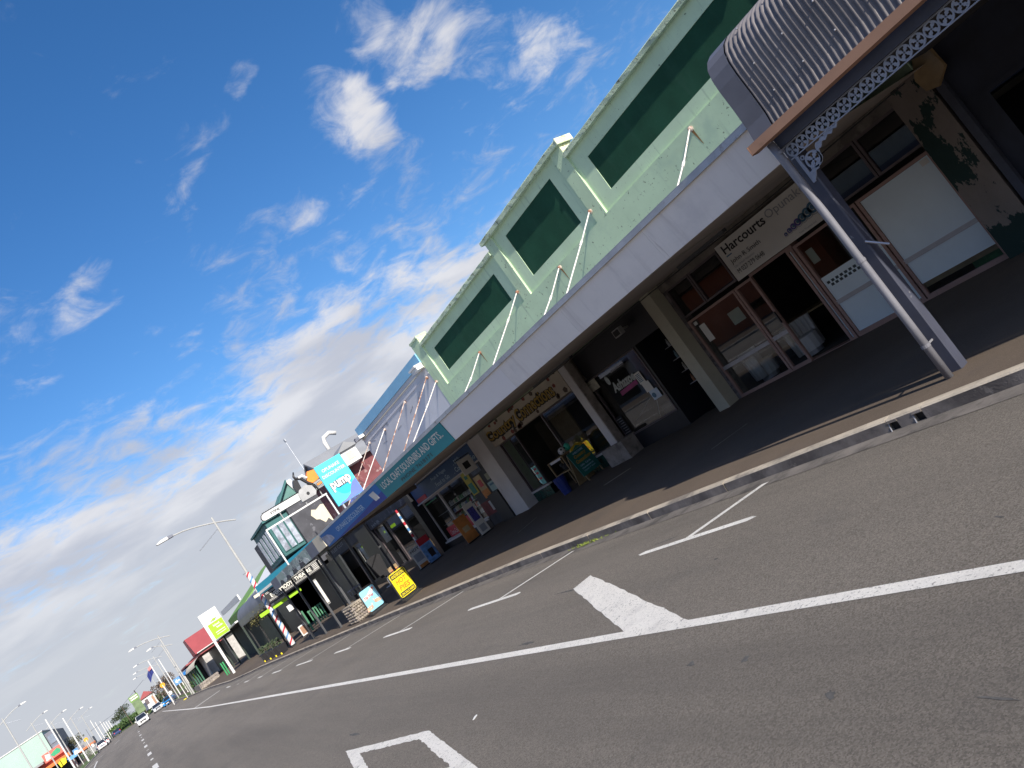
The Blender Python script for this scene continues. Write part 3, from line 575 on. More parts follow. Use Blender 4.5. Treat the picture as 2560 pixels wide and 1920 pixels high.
B('notice', signwhite, w4, WX-.010, WX-.006, 11.12, 11.30, 1.62, 2.05); B('notice', signwhite, w4, WX-.010, WX-.006, 11.28, 11.38, 2.10, 2.18); B('notice', signwhite, w1, WX-.018, WX-.013, 5.47, 5.60, 2.09, 2.19)
B('notice', M('pale_green_paper', (.36, .48, .42), .7, .05), w4, WX+.03, WX+.036, 10.15, 10.5, 1.62, 1.92)
for y0, y1 in ((5.20, 6.20), (6.22, 7.24), (7.26, 8.4), (8.42, 9.72), (9.74, 10.68), (10.70, 11.48)): window(y0, y1, 2.37, 3.13, None, alud, darkglass, .045)
# office chairs and desk inside
def tub_chair(x, y, rz, lab):
    t = thing('tub_chair', lab, 'chair', (0, 0, 0), 'white chairs in the office window')
    m = MB()
    for i in range(9):
        a0 = math.pi*(i/9)-.1; a1 = math.pi*((i+1)/9)-.1
        m.hexa([(.34*math.cos(a0), .34*math.sin(a0), .1), (.34*math.cos(a1), .34*math.sin(a1), .1), (.26*math.cos(a1), .26*math.sin(a1), .1), (.26*math.cos(a0), .26*math.sin(a0), .1)],
               [(.37*math.cos(a0), .37*math.sin(a0), .78), (.37*math.cos(a1), .37*math.sin(a1), .78), (.29*math.cos(a1), .29*math.sin(a1), .78), (.29*math.cos(a0), .29*math.sin(a0), .78)])
    m.build('backrest', white, t, True); MB().tube([(0, 0, .1), (0, 0, .42), (0, 0, .44)], [.26, .28, .24], 14).build('seat', white, t); MB().tube([(0, 0, 0), (0, 0, .1)], .2, 12).build('base', alu, t)
    t.location = (x, y, .2); t.rotation_euler[2] = rz; return t
tub_chair(13.35, 11.0, .6, 'white tub chair inside the office window beside the side jamb'); tub_chair(13.4, 9.75, -.4, 'white tub chair inside the office window beside the open doorway')
dk = thing('office_desk', 'dark wooden desk standing inside the estate agent office', 'desk', (14.6, 10.2, .2))
B('desk_top', timber, dk, 14.2, 15.0, 9.3, 11.2, .92, .96)
for (a, b) in ((14.25, 9.4), (14.95, 9.4), (14.25, 11.1), (14.95, 11.1)): B('leg', timber, dk, a-.03, a+.03, b-.03, b+.03, .2, .92)
# office sign
sg = B('office_sign', signwhite, None, 12.50, 12.54, 7.10, 9.57, 2.335, 3.17)
tag(sg, 'white estate agent board lettered Harcourts Opunake above the office door', 'sign')
text('Harcourts', (12.5, 9.44, 2.92), 1.17, .19, 'X', blackink, sg, bold=.02); text('Opunake', (12.5, 8.21, 2.90), .95, .22, 'X', greyink, sg)
text('John R Smith', (12.5, 9.44, 2.655), .82, .125, 'X', blackink, sg); text('Dip. Urban Valuation', (12.5, 9.43, 2.575), .56, .06, 'X', greyink, sg)
text('M 027 279 0648', (12.5, 9.43, 2.45), .73, .10, 'X', blackink, sg); B('blue_dash', blueink, sg, 12.488, 12.497, 9.30, 9.44, 2.86, 2.885); text('Your Trusted Ltd', (12.5, 7.86, 2.375), .4, .035, 'X', greyink, sg)
for k in range(8):
    r_ = .035+.0118*k; cy = 8.09-.10*k-.0035*k*k; cz = 2.525+.018*k
    MB().ring(cy, cz, r_*.55, r_, 12.490, 12.496, 16).build('shell_swirl', [violet, blueink][k > 3], sg); MB().ring(cy-.01, cz+.005, 0.001, r_*.45, 12.490, 12.495, 12).build('shell_swirl', blueink, sg); MB().ring(cy, cz-.015, r_*1.05, r_*1.16, 12.490, 12.494, 14, math.pi*1.05, math.pi*1.95).build('shell_swirl', greyink, sg)
B('strip_light', M('dark_light_box', (.07, .075, .085), .5, .1), gb, 11.94, 12.06, 8.75, 10.17, 3.24, 3.31); B('strip_light', MATS['dark_light_box'], gb, 12.14, 12.26, 14.98, 17.1, 3.30, 3.37)
B('strip_light', MATS['dark_light_box'], gb, 12.14, 12.26, 20.2, 21.9, 3.34, 3.40)
MB().tube([(12.3, 4.9, 3.27), (12.28, 8, 3.22), (12.3, 11.6, 3.28), (12.25, 15, 3.27), (12.3, 21, 3.36)], .012, 6).build('cable', black, gb)
# cream pilaster, black salon front
B('cream_pilaster', cream, gb, 12.32, 12.8, 11.585, 11.93, -.05, 3.36)
sw = MB().box(WX-.02, 12.9, 13.38, 15.62, -.05, .66).box(WX-.02, 12.9, 11.93, 15.62, 2.56, 3.36).box(WX-.02, 12.9, 11.93, 12.25, -.05, 2.56).box(WX-.02, 12.9, 13.30, 13.38, -.05, 2.56)
sw.build('salon_wall', blackwall, gb)
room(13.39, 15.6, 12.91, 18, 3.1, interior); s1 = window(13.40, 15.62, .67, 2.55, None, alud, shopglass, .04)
MB().poly([(12.74, 13.3, .1), (13.88, 13.0, .1), (13.88, 13.0, 2.6), (12.74, 13.3, 2.6)]).build('doorway_reveal', blackwall, gb)
MB().poly([(12.74, 12.0, .14), (13.88, 12.0, .14), (13.88, 13.3, .14), (12.74, 13.3, .14)]).build('doorway_floor', stone, gb)
B('salon_door', alud, gb, 13.80, 13.84, 12.3, 13.0, .2, 2.5)
for z in (1.0, 1.35, 1.7, 2.05): 
    B('display_shelf', alu, gb, 13.2, 13.5, 12.5, 13.05, z, z+.015)
SHC = [M('bottle_%d' % i, c, .4, .1) for i, c in enumerate(((.5, .5, .5), (.10, .10, .12), (.35, .16, .08), (.45, .42, .35), (.15, .25, .3)))]
def bottle(x, y, z, h, mat, lab, grp):
    o = MB().tube([(x, y, z), (x, y, z+h*.62), (x, y, z+h*.75), (x, y, z+h)], [h*.17, h*.17, h*.08, h*.075], 7).build('bottle', mat); return tag(o, lab, 'bottle', grp)
for z in (1.0, 1.35, 1.7, 2.05):
    for k in range(5): bottle(13.32, 12.56+.1*k, z+.016, .17+.03*(k % 3), SHC[(k+int(z*3)) % 5], 'small hair product bottle on the shelves in the salon doorway', 'bottles in the salon doorway')
B('window_bar', M('pale_grey_trim', (.2, .2, .22), .4), s1, WX-.06, WX-.04, 14.0, 14.6, 2.36, 2.40)  # small pale grey bar across the upper window
def sheet(name, mat, parent, y0, y1, z0, z1, x=WX-.03): return B(name, mat, parent, x-.004, x, y0, y1, z0, z1)
sheet('poster', M('go_poster', (.42, .40, .32), .6, .2, 14), s1, 15.29, 15.70, 2.23, 2.52, WX-.04); text('GO', (WX-.046, 15.67, 2.42), .16, .08, 'X', blackink, s1)
sheet('paper_notice', signwhite, s1, 13.72, 13.95, 1.68, 2.0); sheet('paper_notice', signwhite, s1, 13.64, 13.92, 1.42, 1.68); sheet('paper_notice', M('pale_blue_paper', (.50, .58, .68), .6, .06), s1, 13.54, 13.86, 1.16, 1.42)
for k in range(6): sheet('print_line', blueink, s1, 13.76, 13.92, 1.93-.04*k, 1.95-.04*k, WX-.035)
MB().ring(13.76, 1.28, .001, .07, WX-.042, WX-.036, 14).build('round_logo', blueink, s1)
text('Ashazoe', (WX-.03, 14.93, 1.86), .98, .26, 'X', M('silver_lettering', (.40, .44, .43), .5, .15, 9), s1, shear=.25, bold=.03); text('Ashazoe', (WX-.026, 14.95, 1.85), 1.02, .28, 'X', M('grey_outline', (.16, .18, .18), .5, .1), s1, shear=.25, bold=.07)
MB().prism([(14.93+.07*math.cos(a*.5236)*1.1-.02, 2.25+.13*math.sin(a*.5236)) for a in range(12)], 'x', WX-.036, WX-.03).build('oval_motif', MATS['silver_lettering'], s1)
m = MB().prism([(14.0, 1.74), (14.78, 1.70), (14.76, 1.82), (13.98, 1.86)], 'x', WX-.034, WX-.03).build('magenta_swash', M('magenta_ink', (.26, .02, .14), .5, .3, 4), s1)
B('opening_board', blackwall, s1, WX-.03, WX-.026, 15.30, 15.60, .72, 1.30)
for k in range(7): sheet('price_line', greyink, s1, 15.34, 15.56-.03*(k % 3), 1.22-.07*k, 1.235-.07*k, WX-.032)
MB().tube([(13.2, 15.5, .9), (13.2, 14.2, 1.35)], .012, 6).build('easel_bar', alu, s1); MB().tube([(13.2, 14.6, .7), (13.2, 14.2, 1.35)], .012, 6).build('easel_bar', alu, s1)
B('salon_bench', interiorl, gb, 13.95, 14.4, 13.6, 15.2, .16, .85)
fl = B('flood_light', greyplas, gb, 12.28, 12.42, 13.0, 13.27, 2.95, 3.15); B('lamp_face', black, fl, 12.270, 12.279, 13.03, 13.24, 2.98, 3.12); B('lamp_arm', greyplas, fl, 12.42, 12.7, 13.1, 13.16, 3.03, 3.08)
# gift shop front
B('white_post', whitepost, gb, 12.32, 12.6, 15.63, 15.93, .74, 3.36); B('post_trim', stone, gb, 12.34, 12.6, 15.60, 15.628, .74, 3.36)
pl = B('stone_plinth', stone, gb, 12.18, 12.75, 15.30, 16.28, -.05, .75)
B('white_post', whitepost, gb, 12.32, 12.9, 21.55, 22.2, -.05, 3.36)
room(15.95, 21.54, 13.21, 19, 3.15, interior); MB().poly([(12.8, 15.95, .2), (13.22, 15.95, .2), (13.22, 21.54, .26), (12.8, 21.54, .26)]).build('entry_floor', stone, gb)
B('shop_lintel', creamboard, gb, 12.66, 13.2, 15.95, 21.55, 2.62, 3.40)
c1 = window(16.30, 18.52, .68, 2.60, None, alud, shopglass, .04, 12.80); c2 = window(20.35, 21.55, .68, 2.60, None, alud, shopglass, .04, 12.80)
B('window_sill', whitepost, gb, 12.72, 12.9, 16.29, 18.54, .62, .675); B('window_sill', whitepost, gb, 12.72, 12.9, 20.33, 21.54, .62, .675)
for a, b in ((16.30, 18.52), (20.35, 21.54)):
    n = int((b-a)/.155)
    for i in range(n):
        for j in range(3): B('wall_tile', tileg, gb, 12.765, 12.82, a+i*(b-a)/n+.004, a+(i+1)*(b-a)/n-.004, .16+j*.153, .16+j*.153+.146)
    B('tile_backing', black, gb, 12.79, 13.0, a, b, 0, .62)
window(18.54, 18.6, .3, 2.6, None, alu, darkglass, .02, 12.85); B('door_leaf', timber, gb, 14.2, 14.26, 19.2, 20.3, .2, 2.5)
MB().poly([(12.82, 18.55, .3), (14.2, 18.9, .3), (14.2, 18.9, 2.6), (12.82, 18.55, 2.6)]).build('entry_glass', shopglass, gb)
MB().poly([(12.82, 20.35, .3), (14.2, 20.3, .3), (14.2, 20.3, 2.6), (12.82, 20.35, 2.6)]).build('entry_glass', shopglass, gb)
cs = B('gift_shop_sign', creamboard, None, 12.58, 12.63, 16.30, 21.84, 2.63, 3.40)
tag(cs, 'cream signboard with gold Country Connections lettering and painted roses', 'sign')
for s_, y_, z_, wd, ht, bw in (('Country', 21.62, 2.78, 2.15, .44, -.05), ('Connections', 19.38, 2.78, 2.42, .42, .03)):
    text(s_, (12.572, y_+.03, z_-.035), wd+.06, ht+.04, 'X', blackink, cs, bold=.13, depth=.002, bow=bw); text(s_, (12.566, y_, z_), wd, ht, 'X', goldp, cs, bold=.02, depth=.004, bow=bw)
for k in range(26):
    cy = random.choice([random.uniform(16.4, 17.1), random.uniform(16.4, 21.7), random.uniform(19.2, 19.6)]); cz = random.choice([random.uniform(2.68, 2.76), random.uniform(3.2, 3.36), random.uniform(2.7, 3.3)]) if cy < 16.9 else random.choice([random.uniform(2.68, 2.74), random.uniform(3.27, 3.36)]); r_ = random.uniform(.05, .10)
    MB().prism([(cy+r_*(1+.35*(i % 2)*random.random())*math.cos(i*.628), cz+r_*.75*(1+.3*(i % 2))*math.sin(i*.628)) for i in range(10)], 'x', 12.573, 12.579).build('painted_rose', rose if k % 2 else M('leaf_motif', (.10, .07, .05), .7, .3, 12), cs)

# ------------------------------------------------------------------ grey-white building (souvenirs, discounter)
wb = thing('white_building', 'grey-white rendered shop block with light blue parapet band and rusty tie rods', 'building', (12.35, 26, .3))
wz = lambda y: 6.50+.008*(y-22)
WE = 30.25
MB().hexa([(12.36, 22.0, 3.36), (12.75, 22.0, 3.36), (12.75, WE, 3.36), (12.36, WE, 3.36)], [(12.36, 22.0, wz(22)), (12.75, 22.0, wz(22)), (12.75, WE, wz(WE)), (12.36, WE, wz(WE))]).build('parapet_wall', greywall, wb)
MB().hexa([(12.30, 22.0, wz(22)), (12.8, 22.0, wz(22)), (12.8, WE, wz(WE)), (12.30, WE, wz(WE))], [(12.30, 22.0, wz(22)+.38), (12.8, 22.0, wz(22)+.38), (12.8, WE, wz(WE)+.38), (12.30, WE, wz(WE)+.38)]).build('blue_band', bluecop, wb)
MB().prism([(22.0, 6.30), (WE, 6.36), (WE, 6.40), (22.0, 6.34)], 'x', 12.33, 12.359).build('moulding', creamwall, wb); MB().prism([(22.0, 6.05), (WE, 6.11), (WE, 6.15), (22.0, 6.09)], 'x', 12.34, 12.359).build('moulding', greywall, wb)
bk = B('end_bracket', white, wb, 12.05, 12.33, 21.995, 22.5, 6.33, 6.46); B('bracket_cap', white, bk, 12.0, 12.33, 21.993, 22.56, 6.462, 6.53)
bk = B('end_bracket', white, wb, 12.05, 12.33, 29.7, 30.24, 6.42, 6.55); B('vent_box', slate, bk, 12.1, 12.33, 30.26, 30.5, 6.45, 6.62)
for k in range(7):
    y = 23.4+k*.95+random.uniform(-.2, .2); MB().tube([(12.355, y, 5.9+random.uniform(-.4, .2)), (12.355, y+.5, 5.75+random.uniform(-.3, .3))], .006, 4).build('wall_crack', stone, wb)
for t_, y, z in (('M.', 28.55, 5.7), ('D', 27.95, 5.75), ('E', 27.3, 5.95)): text(t_, (12.359, y, z), .22, .2, 'X', M('faded_letter', (.33, .33, .36), .8, .2, 8), wb)
B('roof', greyroof, wb, 12.76, 24, 22.01, WE-.02, 4.6, 4.7); B('rear_wall', greywall, wb, 23.8, 24, 22.01, WE, 0, 4.6); B('side_wall', greywall, wb, 12.9, 23.8, WE-.16, WE-.02, 0, 4.6)
for y, z, mt in ((22.26, 5.99, rodr), (24.73, 6.02, rodr), (27.66, 5.92, rodw), (29.73, 6.05, rodr)):
    r_ = MB().tube([(12.30, y, z), (9.35, y, zt(y)-.08)], .018, 8).build('tie_rod', mt, wb); MB().ball((12.33, y, z), .06, 8, 6).build('rod_eye', rodr, r_)
fboard('awning_frame', 22.0, 28.2, MATS['awning_timber'], wb, 8.0, 8.05, .02, .02); B('awning_end', MATS['awning_timber'], wb, 8.06, 12.3, 28.15, 28.2, zb(28)+.03, zt(28)-.1)
MB().prism([(22.0, zt(22)-.035), (28.22, zt(28.22)-.035), (28.22, zt(28.22)+.045), (22.0, zt(22)+.045)], 'x', 7.915, 7.945).build('awning_flashing', galv, wb)
MB().strip([[(8.06, y, zt(y)-.12), (12.355, y, zt(y)-.05)] for y in (22.0, 25, 28.2)]).build('awning_roof', galv, wb)
for a in (22.0, 25.1): MB().strip([[(8.056, y, zb(y)+.05), (12.55, y, 3.40+.004*(y-22))] for y in (a+.01, a+3.09)]).build('soffit_board', soffit, wb)
# fascia signs on the awning
ts = tag(fboard('souvenir_sign', 15.07, 20.50, teal, None, 7.925, 7.949, .01), 'teal awning sign lettered Local Craft Souvenirs and Gifts with phone number', 'sign')
lean(text('LOCAL CRAFT,SOUVENIRS AND GIFTS..', (7.923, 20.24, zb(20.24)+.205), 4.94, .235, 'X', signtext, ts, slope=.0066, bold=.012)); lean(text('PHONE 7618171', (7.923, 18.85, zb(18.85)+.055), 2.42, .105, 'X', blacktext, ts, slope=.0066))
bs = tag(fboard('discounter_sign', 20.51, 28.18, bluesign, None, 7.925, 7.949, .01), 'blue awning sign lettered Opunake Discounter with violet wave', 'sign')
lean(text('OPUNAKE DISCOUNTER', (7.923, 26.1, zb(26.1)+.20), 3.62, .175, 'X', palelet, bs, slope=.0066, bold=.012))
def by(y, k): return (y, zb(y)+k)
lean(MB().prism([by(20.52, .01), by(28.1, .01), by(26.5, .03), by(24.6, .10), by(22.8, .14), by(21.4, .22), by(20.52, .25)], 'x', 7.920, 7.9235).build('violet_wave', violetblue, bs))
lean(MB().prism([by(26.9, .12), by(28.1, .05), by(28.1, .45), by(27.3, .40), by(27.0, .30)], 'x', 7.9165, 7.9195).build('grey_photo', M('grey_photo_print', (.30, .33, .44), .5, .3, 3), bs))
lean(MB().prism([by(20.95, .14), by(21.35, .14), by(21.48, .42), by(21.0, .42)], 'x', 7.916, 7.9195).build('white_emblem', signwhite, bs))
# dairy front under the awning
def roomw(y0, y1, x0, x1, z1=3.2, mat=interior):
    o = room(y0, y1, x0, x1, z1, mat); o.parent = wb; o.location = Vector(WL[gb.name])-Vector(WL[wb.name]); return o
roomw(22.64, 30.0, 12.91, 18.5, 3.2, interior)
df = B('dairy_sign', M('dairy_blue', (.014, .075, .22), .45, .12, .6), None, 12.46, 12.52, 22.62, 29.4, 2.66, 3.34); tag(df, 'dark blue dairy fascia listing milk, coffee and food to go', 'sign')
for s_, y_, z_, wd, ht in (('. Milk', 24.6, 3.02, .75, .17), ('. Coffee to Go', 24.9, 2.75, 2.05, .19), ('. Fruit & Veges', 27.1, 3.02, 1.7, .17), ('. Food to Go', 27.0, 2.75, 1.6, .19)): text(s_, (12.458, y_, z_), wd, ht, 'X', palelet, df, bold=.01)
B('red_tab', redp, df, 12.445, 12.459, 28.2, 29.3, 2.67, 2.85); B('trim_strip', whitepost, wb, 12.44, 12.6, 22.62, 29.5, 2.60, 2.655)
wp = B('white_pillar', whitepost, wb, 12.36, 12.9, 22.21, 22.62, -.05, 3.4)
dw = B('dairy_wall', M('dark_dairy_wall', (.05, .055, .07), .7, .3, 2), wb, 12.62, 12.9, 22.62, 24.92, -.05, 2.6); B('shop_base', blackwall, wb, 12.6, 12.95, 24.92, 29.5, -.05, .66)
B('base_trim', whitepost, wb, 12.55, 12.62, 24.92, 29.5, .61, .68)
d1 = window(24.95, 27.58, .68, 2.6, None, whitepost, shopglass, .05, 12.70, wb); d2 = window(27.6, 29.5, .68, 2.6, None, whitepost, shopglass, .05, 12.70, wb)
SN = [M('goods_%d' % i, c, .5, .15, 6) for i, c in enumerate(((.55, .56, .58), (.38, .39, .42), (.60, .52, .42), (.50, .06, .05), (.12, .30, .15), (.70, .70, .66), (.18, .22, .45)))]
for z in (.95, 1.25, 1.53, 1.83):
    B('display_shelf', alu, wb, 12.74, 13.0, 25.1, 27.5, z-.02, z)
    for k in range(11):
        y = 25.2+k*.21; h = .15+.06*random.random(); c = random.choice(SN)
        tag(MB().box(12.76, 12.90, y, y+.15, z, z+h*.8).box(12.79, 12.86, y+.04, y+.11, z+h*.8, z+h).build('packet', c), 'packaged goods on the shelves in the dairy window', 'packet', 'goods in the dairy window')
for z in (1.3, 1.75):
    B('display_shelf', alu, wb, 12.9, 13.2, 27.8, 29.4, z-.02, z)
B('freezer_front', redp, d1, 12.635, 12.65, 25.6, 27.5, .72, 1.18); MB().prism([(26.0, .74), (26.35, .74), (25.75, 1.17), (25.62, 1.17)], 'x', 12.628, 12.634).build('white_swoosh', white, d1)
cc_ = B('cola_panel', redp, d2, 12.635, 12.65, 27.65, 28.8, .72, 1.16); text('Coca-Cola', (12.634, 28.6, .80), .8, .2, 'X', white, d2, shear=.3)
B('green_fluoro', M('green_strip', (.02, .20, .10), .5), d2, 12.63, 12.65, 27.9, 29.2, 2.42, 2.47)
def poster(y0, y1, z0, z1, mat, lab, bands=()):
    o = tag(B('poster', mat, None, 12.60, 12.615, y0, y1, z0, z1), lab, 'poster')
    for (a, b, c, d, mt) in bands: B('print', mt, o, 12.592, 12.599, y0+(y1-y0)*a, y0+(y1-y0)*b, z0+(z1-z0)*c, z0+(z1-z0)*d)
    return o
pyel = M('yellow_poster', (.44, .40, .06), .6, .15, 5); porg = M('orange_poster', (.52, .20, .05), .6, .25, 3); pteal = M('teal_print', (.03, .20, .18), .6, .2, 8); plb = M('pale_aqua_print', (.30, .45, .48), .6, .1, 4)
poster(24.36, 24.92, 1.66, 2.60, pyel, 'tall yellow and teal poster on the dairy front beside the shelves window', ((.2, .85, .05, .5, pteal), (.3, .7, .7, .85, pteal)))
poster(23.66, 24.22, 1.33, 2.22, M('sand_poster', (.48, .36, .20), .6, .2, 3), 'sand and orange ice cream poster on the dairy front', ((.0, 1, .0, .35, porg), (.2, .7, .5, .8, redp)))
poster(22.95, 23.5, 1.42, 1.78, plb, 'small pale aqua poster beside the white dairy pillar', ((.1, .8, .6, .8, blueink),))
poster(23.3, 24.1, 2.28, 2.56, M('slate_poster', (.10, .13, .20), .6, .3, 4), 'dark slate poster under the dairy fascia')
poster(22.98, 23.34, 1.86, 2.10, M('sage_poster', (.26, .28, .22), .6, .2, 5), 'small sage green notice beside the white dairy pillar')
poster(23.55, 24.9, .72, 1.26, M('maroon_poster', (.16, .03, .04), .6, .3, 3), 'dark red poster low on the dairy front', ((.1, .5, .2, .9, SN[0]),))
ep = thing('hanging_sign', 'white projecting sign with black print hung from the dairy pillar', 'sign', (12.3, 22.9, 2.9)); B('board', signwhite, ep, 11.75, 12.33, 22.9, 22.94, 2.42, 3.0); B('arm', black, ep, 11.7, 12.36, 22.91, 22.93, 3.03, 3.06); B('print', blackink, ep, 11.9, 12.15, 22.89, 22.898, 2.6, 2.85)
B('drink_fridge', M('fridge_dark', (.02, .02, .025), .4), wb, 12.3, 12.61, 22.65, 23.5, .2, 1.4)
# pavement signs in front of the dairy
def flag_sign(x, y, w_, h, mat, lab, tx=None, tm=None, lean=.06, extra=()):
    z = pz(x, y); t = thing('pavement_sign', lab, 'sign', (x, y, z))
    MB().hexa([(x-w_/2, y, z+.05), (x+w_/2, y, z+.05), (x+w_/2, y+.03, z+.05), (x-w_/2, y+.03, z+.05)], [(x-w_/2, y+lean, z+h), (x+w_/2, y+lean, z+h), (x+w_/2, y+lean+.03, z+h), (x-w_/2, y+lean+.03, z+h)]).build('board', mat, t)
    MB().box(x-w_/2-.05, x+w_/2+.05, y-.12, y+.2, z, z+.05).build('base', blkplas, t)
    fy = lambda q: y+lean*q/h-.006
    for (a, b, c, d, mt) in extra: MB().poly([(x-w_/2+w_*a, fy(c*h), z+c*h), (x-w_/2+w_*b, fy(c*h), z+c*h), (x-w_/2+w_*b, fy(d*h), z+d*h), (x-w_/2+w_*a, fy(d*h), z+d*h)]).build('print', mt, t)
    if tx: text(tx, (x-w_/2+.05*w_, fy(.82*h), z+.82*h), w_*.9, h*.13, 'Y', tm, t, bold=.02)
    return t
flag_sign(11.75, 25.2, .55, 1.05, porg, 'orange flyer-shaped pavement sign outside the dairy', None, None, .12, ((.25, .75, .4, .6, MATS['sand_poster']),))
flag_sign(11.9, 24.3, .42, 1.3, signwhite, 'tall white lotto style pavement sign with blue print outside the dairy', None, None, .1, ((.15, .85, .45, .85, M('lotto_blue', (.06, .06, .3), .5, .5, 20)), (.2, .8, .1, .3, greyink)))
flag_sign(11.6, 29.0, .55, 1.15, M('surf_poster', (.12, .28, .58), .6, .4, 4), 'blue surf picture pavement sign headed Open beside the red cola panel', 'OPEN', redp, .1, ((.0, 1, .75, 1.0, redp), (.35, .8, .2, .5, blkplas)))
flag_sign(11.45, 30.0, .5, .95, signwhite, 'white pavement sign with black print next to the Open sign', 'HOT', blackink, .1, ((.1, .9, .35, .7, greyink), (.1, .9, .05, .2, porg)))
flag_sign(11.4, 33.4, .5, .75, timber, 'small brown chalk style pavement sign near the barber pole', None, None, .1, ((.15, .85, .2, .8, porg),))
# gift shop A-board and bits
zz = pz(12.2, 17.4)
ab = thing('a_frame_sign', 'dark green A-frame board with gold Country Connections lettering and yellow crest', 'sign', (12.2, 17.4, zz))
dkb = M('bottle_green_board', (.010, .13, .11), .5, .06, 2)
def ay(z): return 17.20+.16*(z-zz)
def aslab(nm, mt, x0, x1, z0, z1, th=.03, off=0.0): return MB().hexa([(x0, ay(z0)+off, z0), (x1, ay(z0)+off, z0), (x1, ay(z0)+off+th, z0), (x0, ay(z0)+off+th, z0)], [(x0, ay(z1)+off, z1), (x1, ay(z1)+off, z1), (x1, ay(z1)+off+th, z1), (x0, ay(z1)+off+th, z1)]).build(nm, mt, ab)
aslab('board', dkb, 11.92, 12.66, .42, 1.19); MB().hexa([(11.94, 17.72, zz), (12.64, 17.72, zz), (12.64, 17.75, zz), (11.94, 17.75, zz)], [(11.94, 17.40, 1.18), (12.64, 17.40, 1.18), (12.64, 17.43, 1.18), (11.94, 17.43, 1.18)]).build('rear_board', timber, ab)
for x in (11.97, 12.58): aslab('leg', timber, x, x+.04, zz, .42)
MB().prism([(12.10, 1.195), (12.62, 1.195), (12.60, 1.27), (12.36, 1.33), (12.14, 1.27)], 'y', ay(1.2), ay(1.2)+.03).build('crest', M('gold_crest', (.55, .38, .03), .5, .1), ab); MB().prism([(12.18, 1.20), (12.55, 1.20), (12.36, 1.28)], 'y', ay(1.2)-.008, ay(1.2)-.001).build('crest_panel', dkb, ab)
for s_, x, z, w_, h, mt, b in (('Country', 12.04, .93, .48, .13, goldp, .06), ('Connections', 12.0, .80, .60, .12, goldp, .06), ('WELCOME', 12.08, 1.08, .42, .06, palelet, .02), ('Gifts  Cards', 12.04, .69, .42, .055, palelet, .01), ('Homewares', 12.04, .60, .46, .055, palelet, .01), ('Open 7 days', 12.04, .51, .46, .055, palelet, .01)): text(s_, (x, ay(z)-.004, z), w_, h, 'Y', mt, ab, bold=b)
bk = thing('blue_bucket', 'ribbed blue bucket standing by the gift shop door', 'bucket', (11.8, 18.2, pz(11.8, 18.2))); zz = pz(11.8, 18.2)
MB().tube([(11.8, 18.2, zz), (11.8, 18.2, zz+.55)], [.14, .19], 14).build('body', M('blue_plastic', (.015, .035, .20), .4, .1), bk)
for k in range(3): MB().tube([(11.8, 18.2, zz+.12+.15*k), (11.8, 18.2, zz+.15+.15*k)], [.163+.014*k, .168+.014*k], 14).build('rib', MATS['blue_plastic'], bk)
zz = pz(12.4, 18.4)
st_ = thing('display_stand', 'dark timber display stand with small toys by the gift shop door', 'stand', (12.4, 18.4, zz))
B('shelf', timber, st_, 12.12, 12.65, 17.9, 18.8, zz+.95, zz+.98); B('lower_shelf', timber, st_, 12.14, 12.63, 17.92, 18.78, zz+.5, zz+.53); B('price_rail', whitepost, st_, 12.10, 12.118, 18.0, 18.6, zz+.9, zz+.97)
for a in (12.15, 12.62):
    for b in (17.93, 18.77): B('leg', timber, st_, a-.02, a+.02, b-.02, b+.02, zz-.02, zz+.95)
pb = thing('football', 'black and white ball on the display stand by the gift shop', 'ball', (12.3, 18.0, zz+1.09)); MB().ball((12.3, 18.0, zz+1.09), .11, 12, 8).build('ball_skin', M('ball_white', (.6, .6, .6), .5), pb, True)
for k in range(6): MB().ball((12.3-.085*math.cos(k), 18.0-.085*abs(math.sin(k*1.7)), zz+1.09+.06*math.sin(k*2.3)), .034, 6, 4).build('patch', blkplas, pb)
tag(MB().ball((12.55, 18.0, zz+1.10), .10, 10, 6, (1, 1, 1.2)).build('toy', M('mint_plastic', (.05, .45, .32), .4)), 'small mint green toy on the display stand by the gift shop', 'toy')
tag(MB().ball((12.4, 18.4, zz+.63), .13, 9, 6, (1, 1.2, .8)).ball((12.35, 18.5, zz+.73), .07, 8, 5).build('soft_toy', M('dark_fur', (.03, .028, .03), .9)), 'dark soft toy on the display stand by the gift shop', 'toy')
bn = MB(); bn.hexa([(12.735, 20.37, .72), (12.735, 20.62, .72), (12.745, 20.62, .72), (12.745, 20.37, .72)], [(12.735, 20.37, 1.38), (12.735, 20.62, 1.38), (12.745, 20.62, 1.38), (12.745, 20.37, 1.38)])
bo = tag(bn.build('aqua_banner', M('aqua_print', (.18, .50, .48), .5, .1, 6)), 'small aqua banner with red print on the gift shop window', 'banner')
for zz_ in (.9, 1.1, 1.25): B('print', redp, bo, 12.728, 12.734, 20.42, 20.57, zz_, zz_+.07)

# ------------------------------------------------------------------ shops from the barber pole to the theatre yard
bb = thing('barber_building', 'dark shopfronts with black columns below the blue awning end', 'shop', (12.35, 36, .4))
B('black_column', blackwall, bb, 12.30, 12.75, 36.3, 38.25, 0, 3.45); B('black_column', blackwall, bb, 12.30, 12.75, 29.55, 30.0, 0, 3.4); B('black_column', blackwall, bb, 12.3, 12.7, 44.6, 45, 0, 3.6)
B('head_wall', charcoal, bb, 12.5, 12.9, 30, 45, 3.05, 3.7); B('base_wall', blackwall, bb, 12.55, 12.9, 30, 45, 0, .72)
for a, b in ((30.02, 32.1), (32.12, 34.3), (34.4, 36.28), (38.27, 41.3), (41.32, 44.6)): window(a, b, .72, 3.05, None, alud, shopglass, .07, 12.65, bb)
o = room(30.1, 44.9, 12.91, 19, 3.3, interior); o.parent = bb; o.location = Vector(WL[gb.name])-Vector(WL[bb.name])
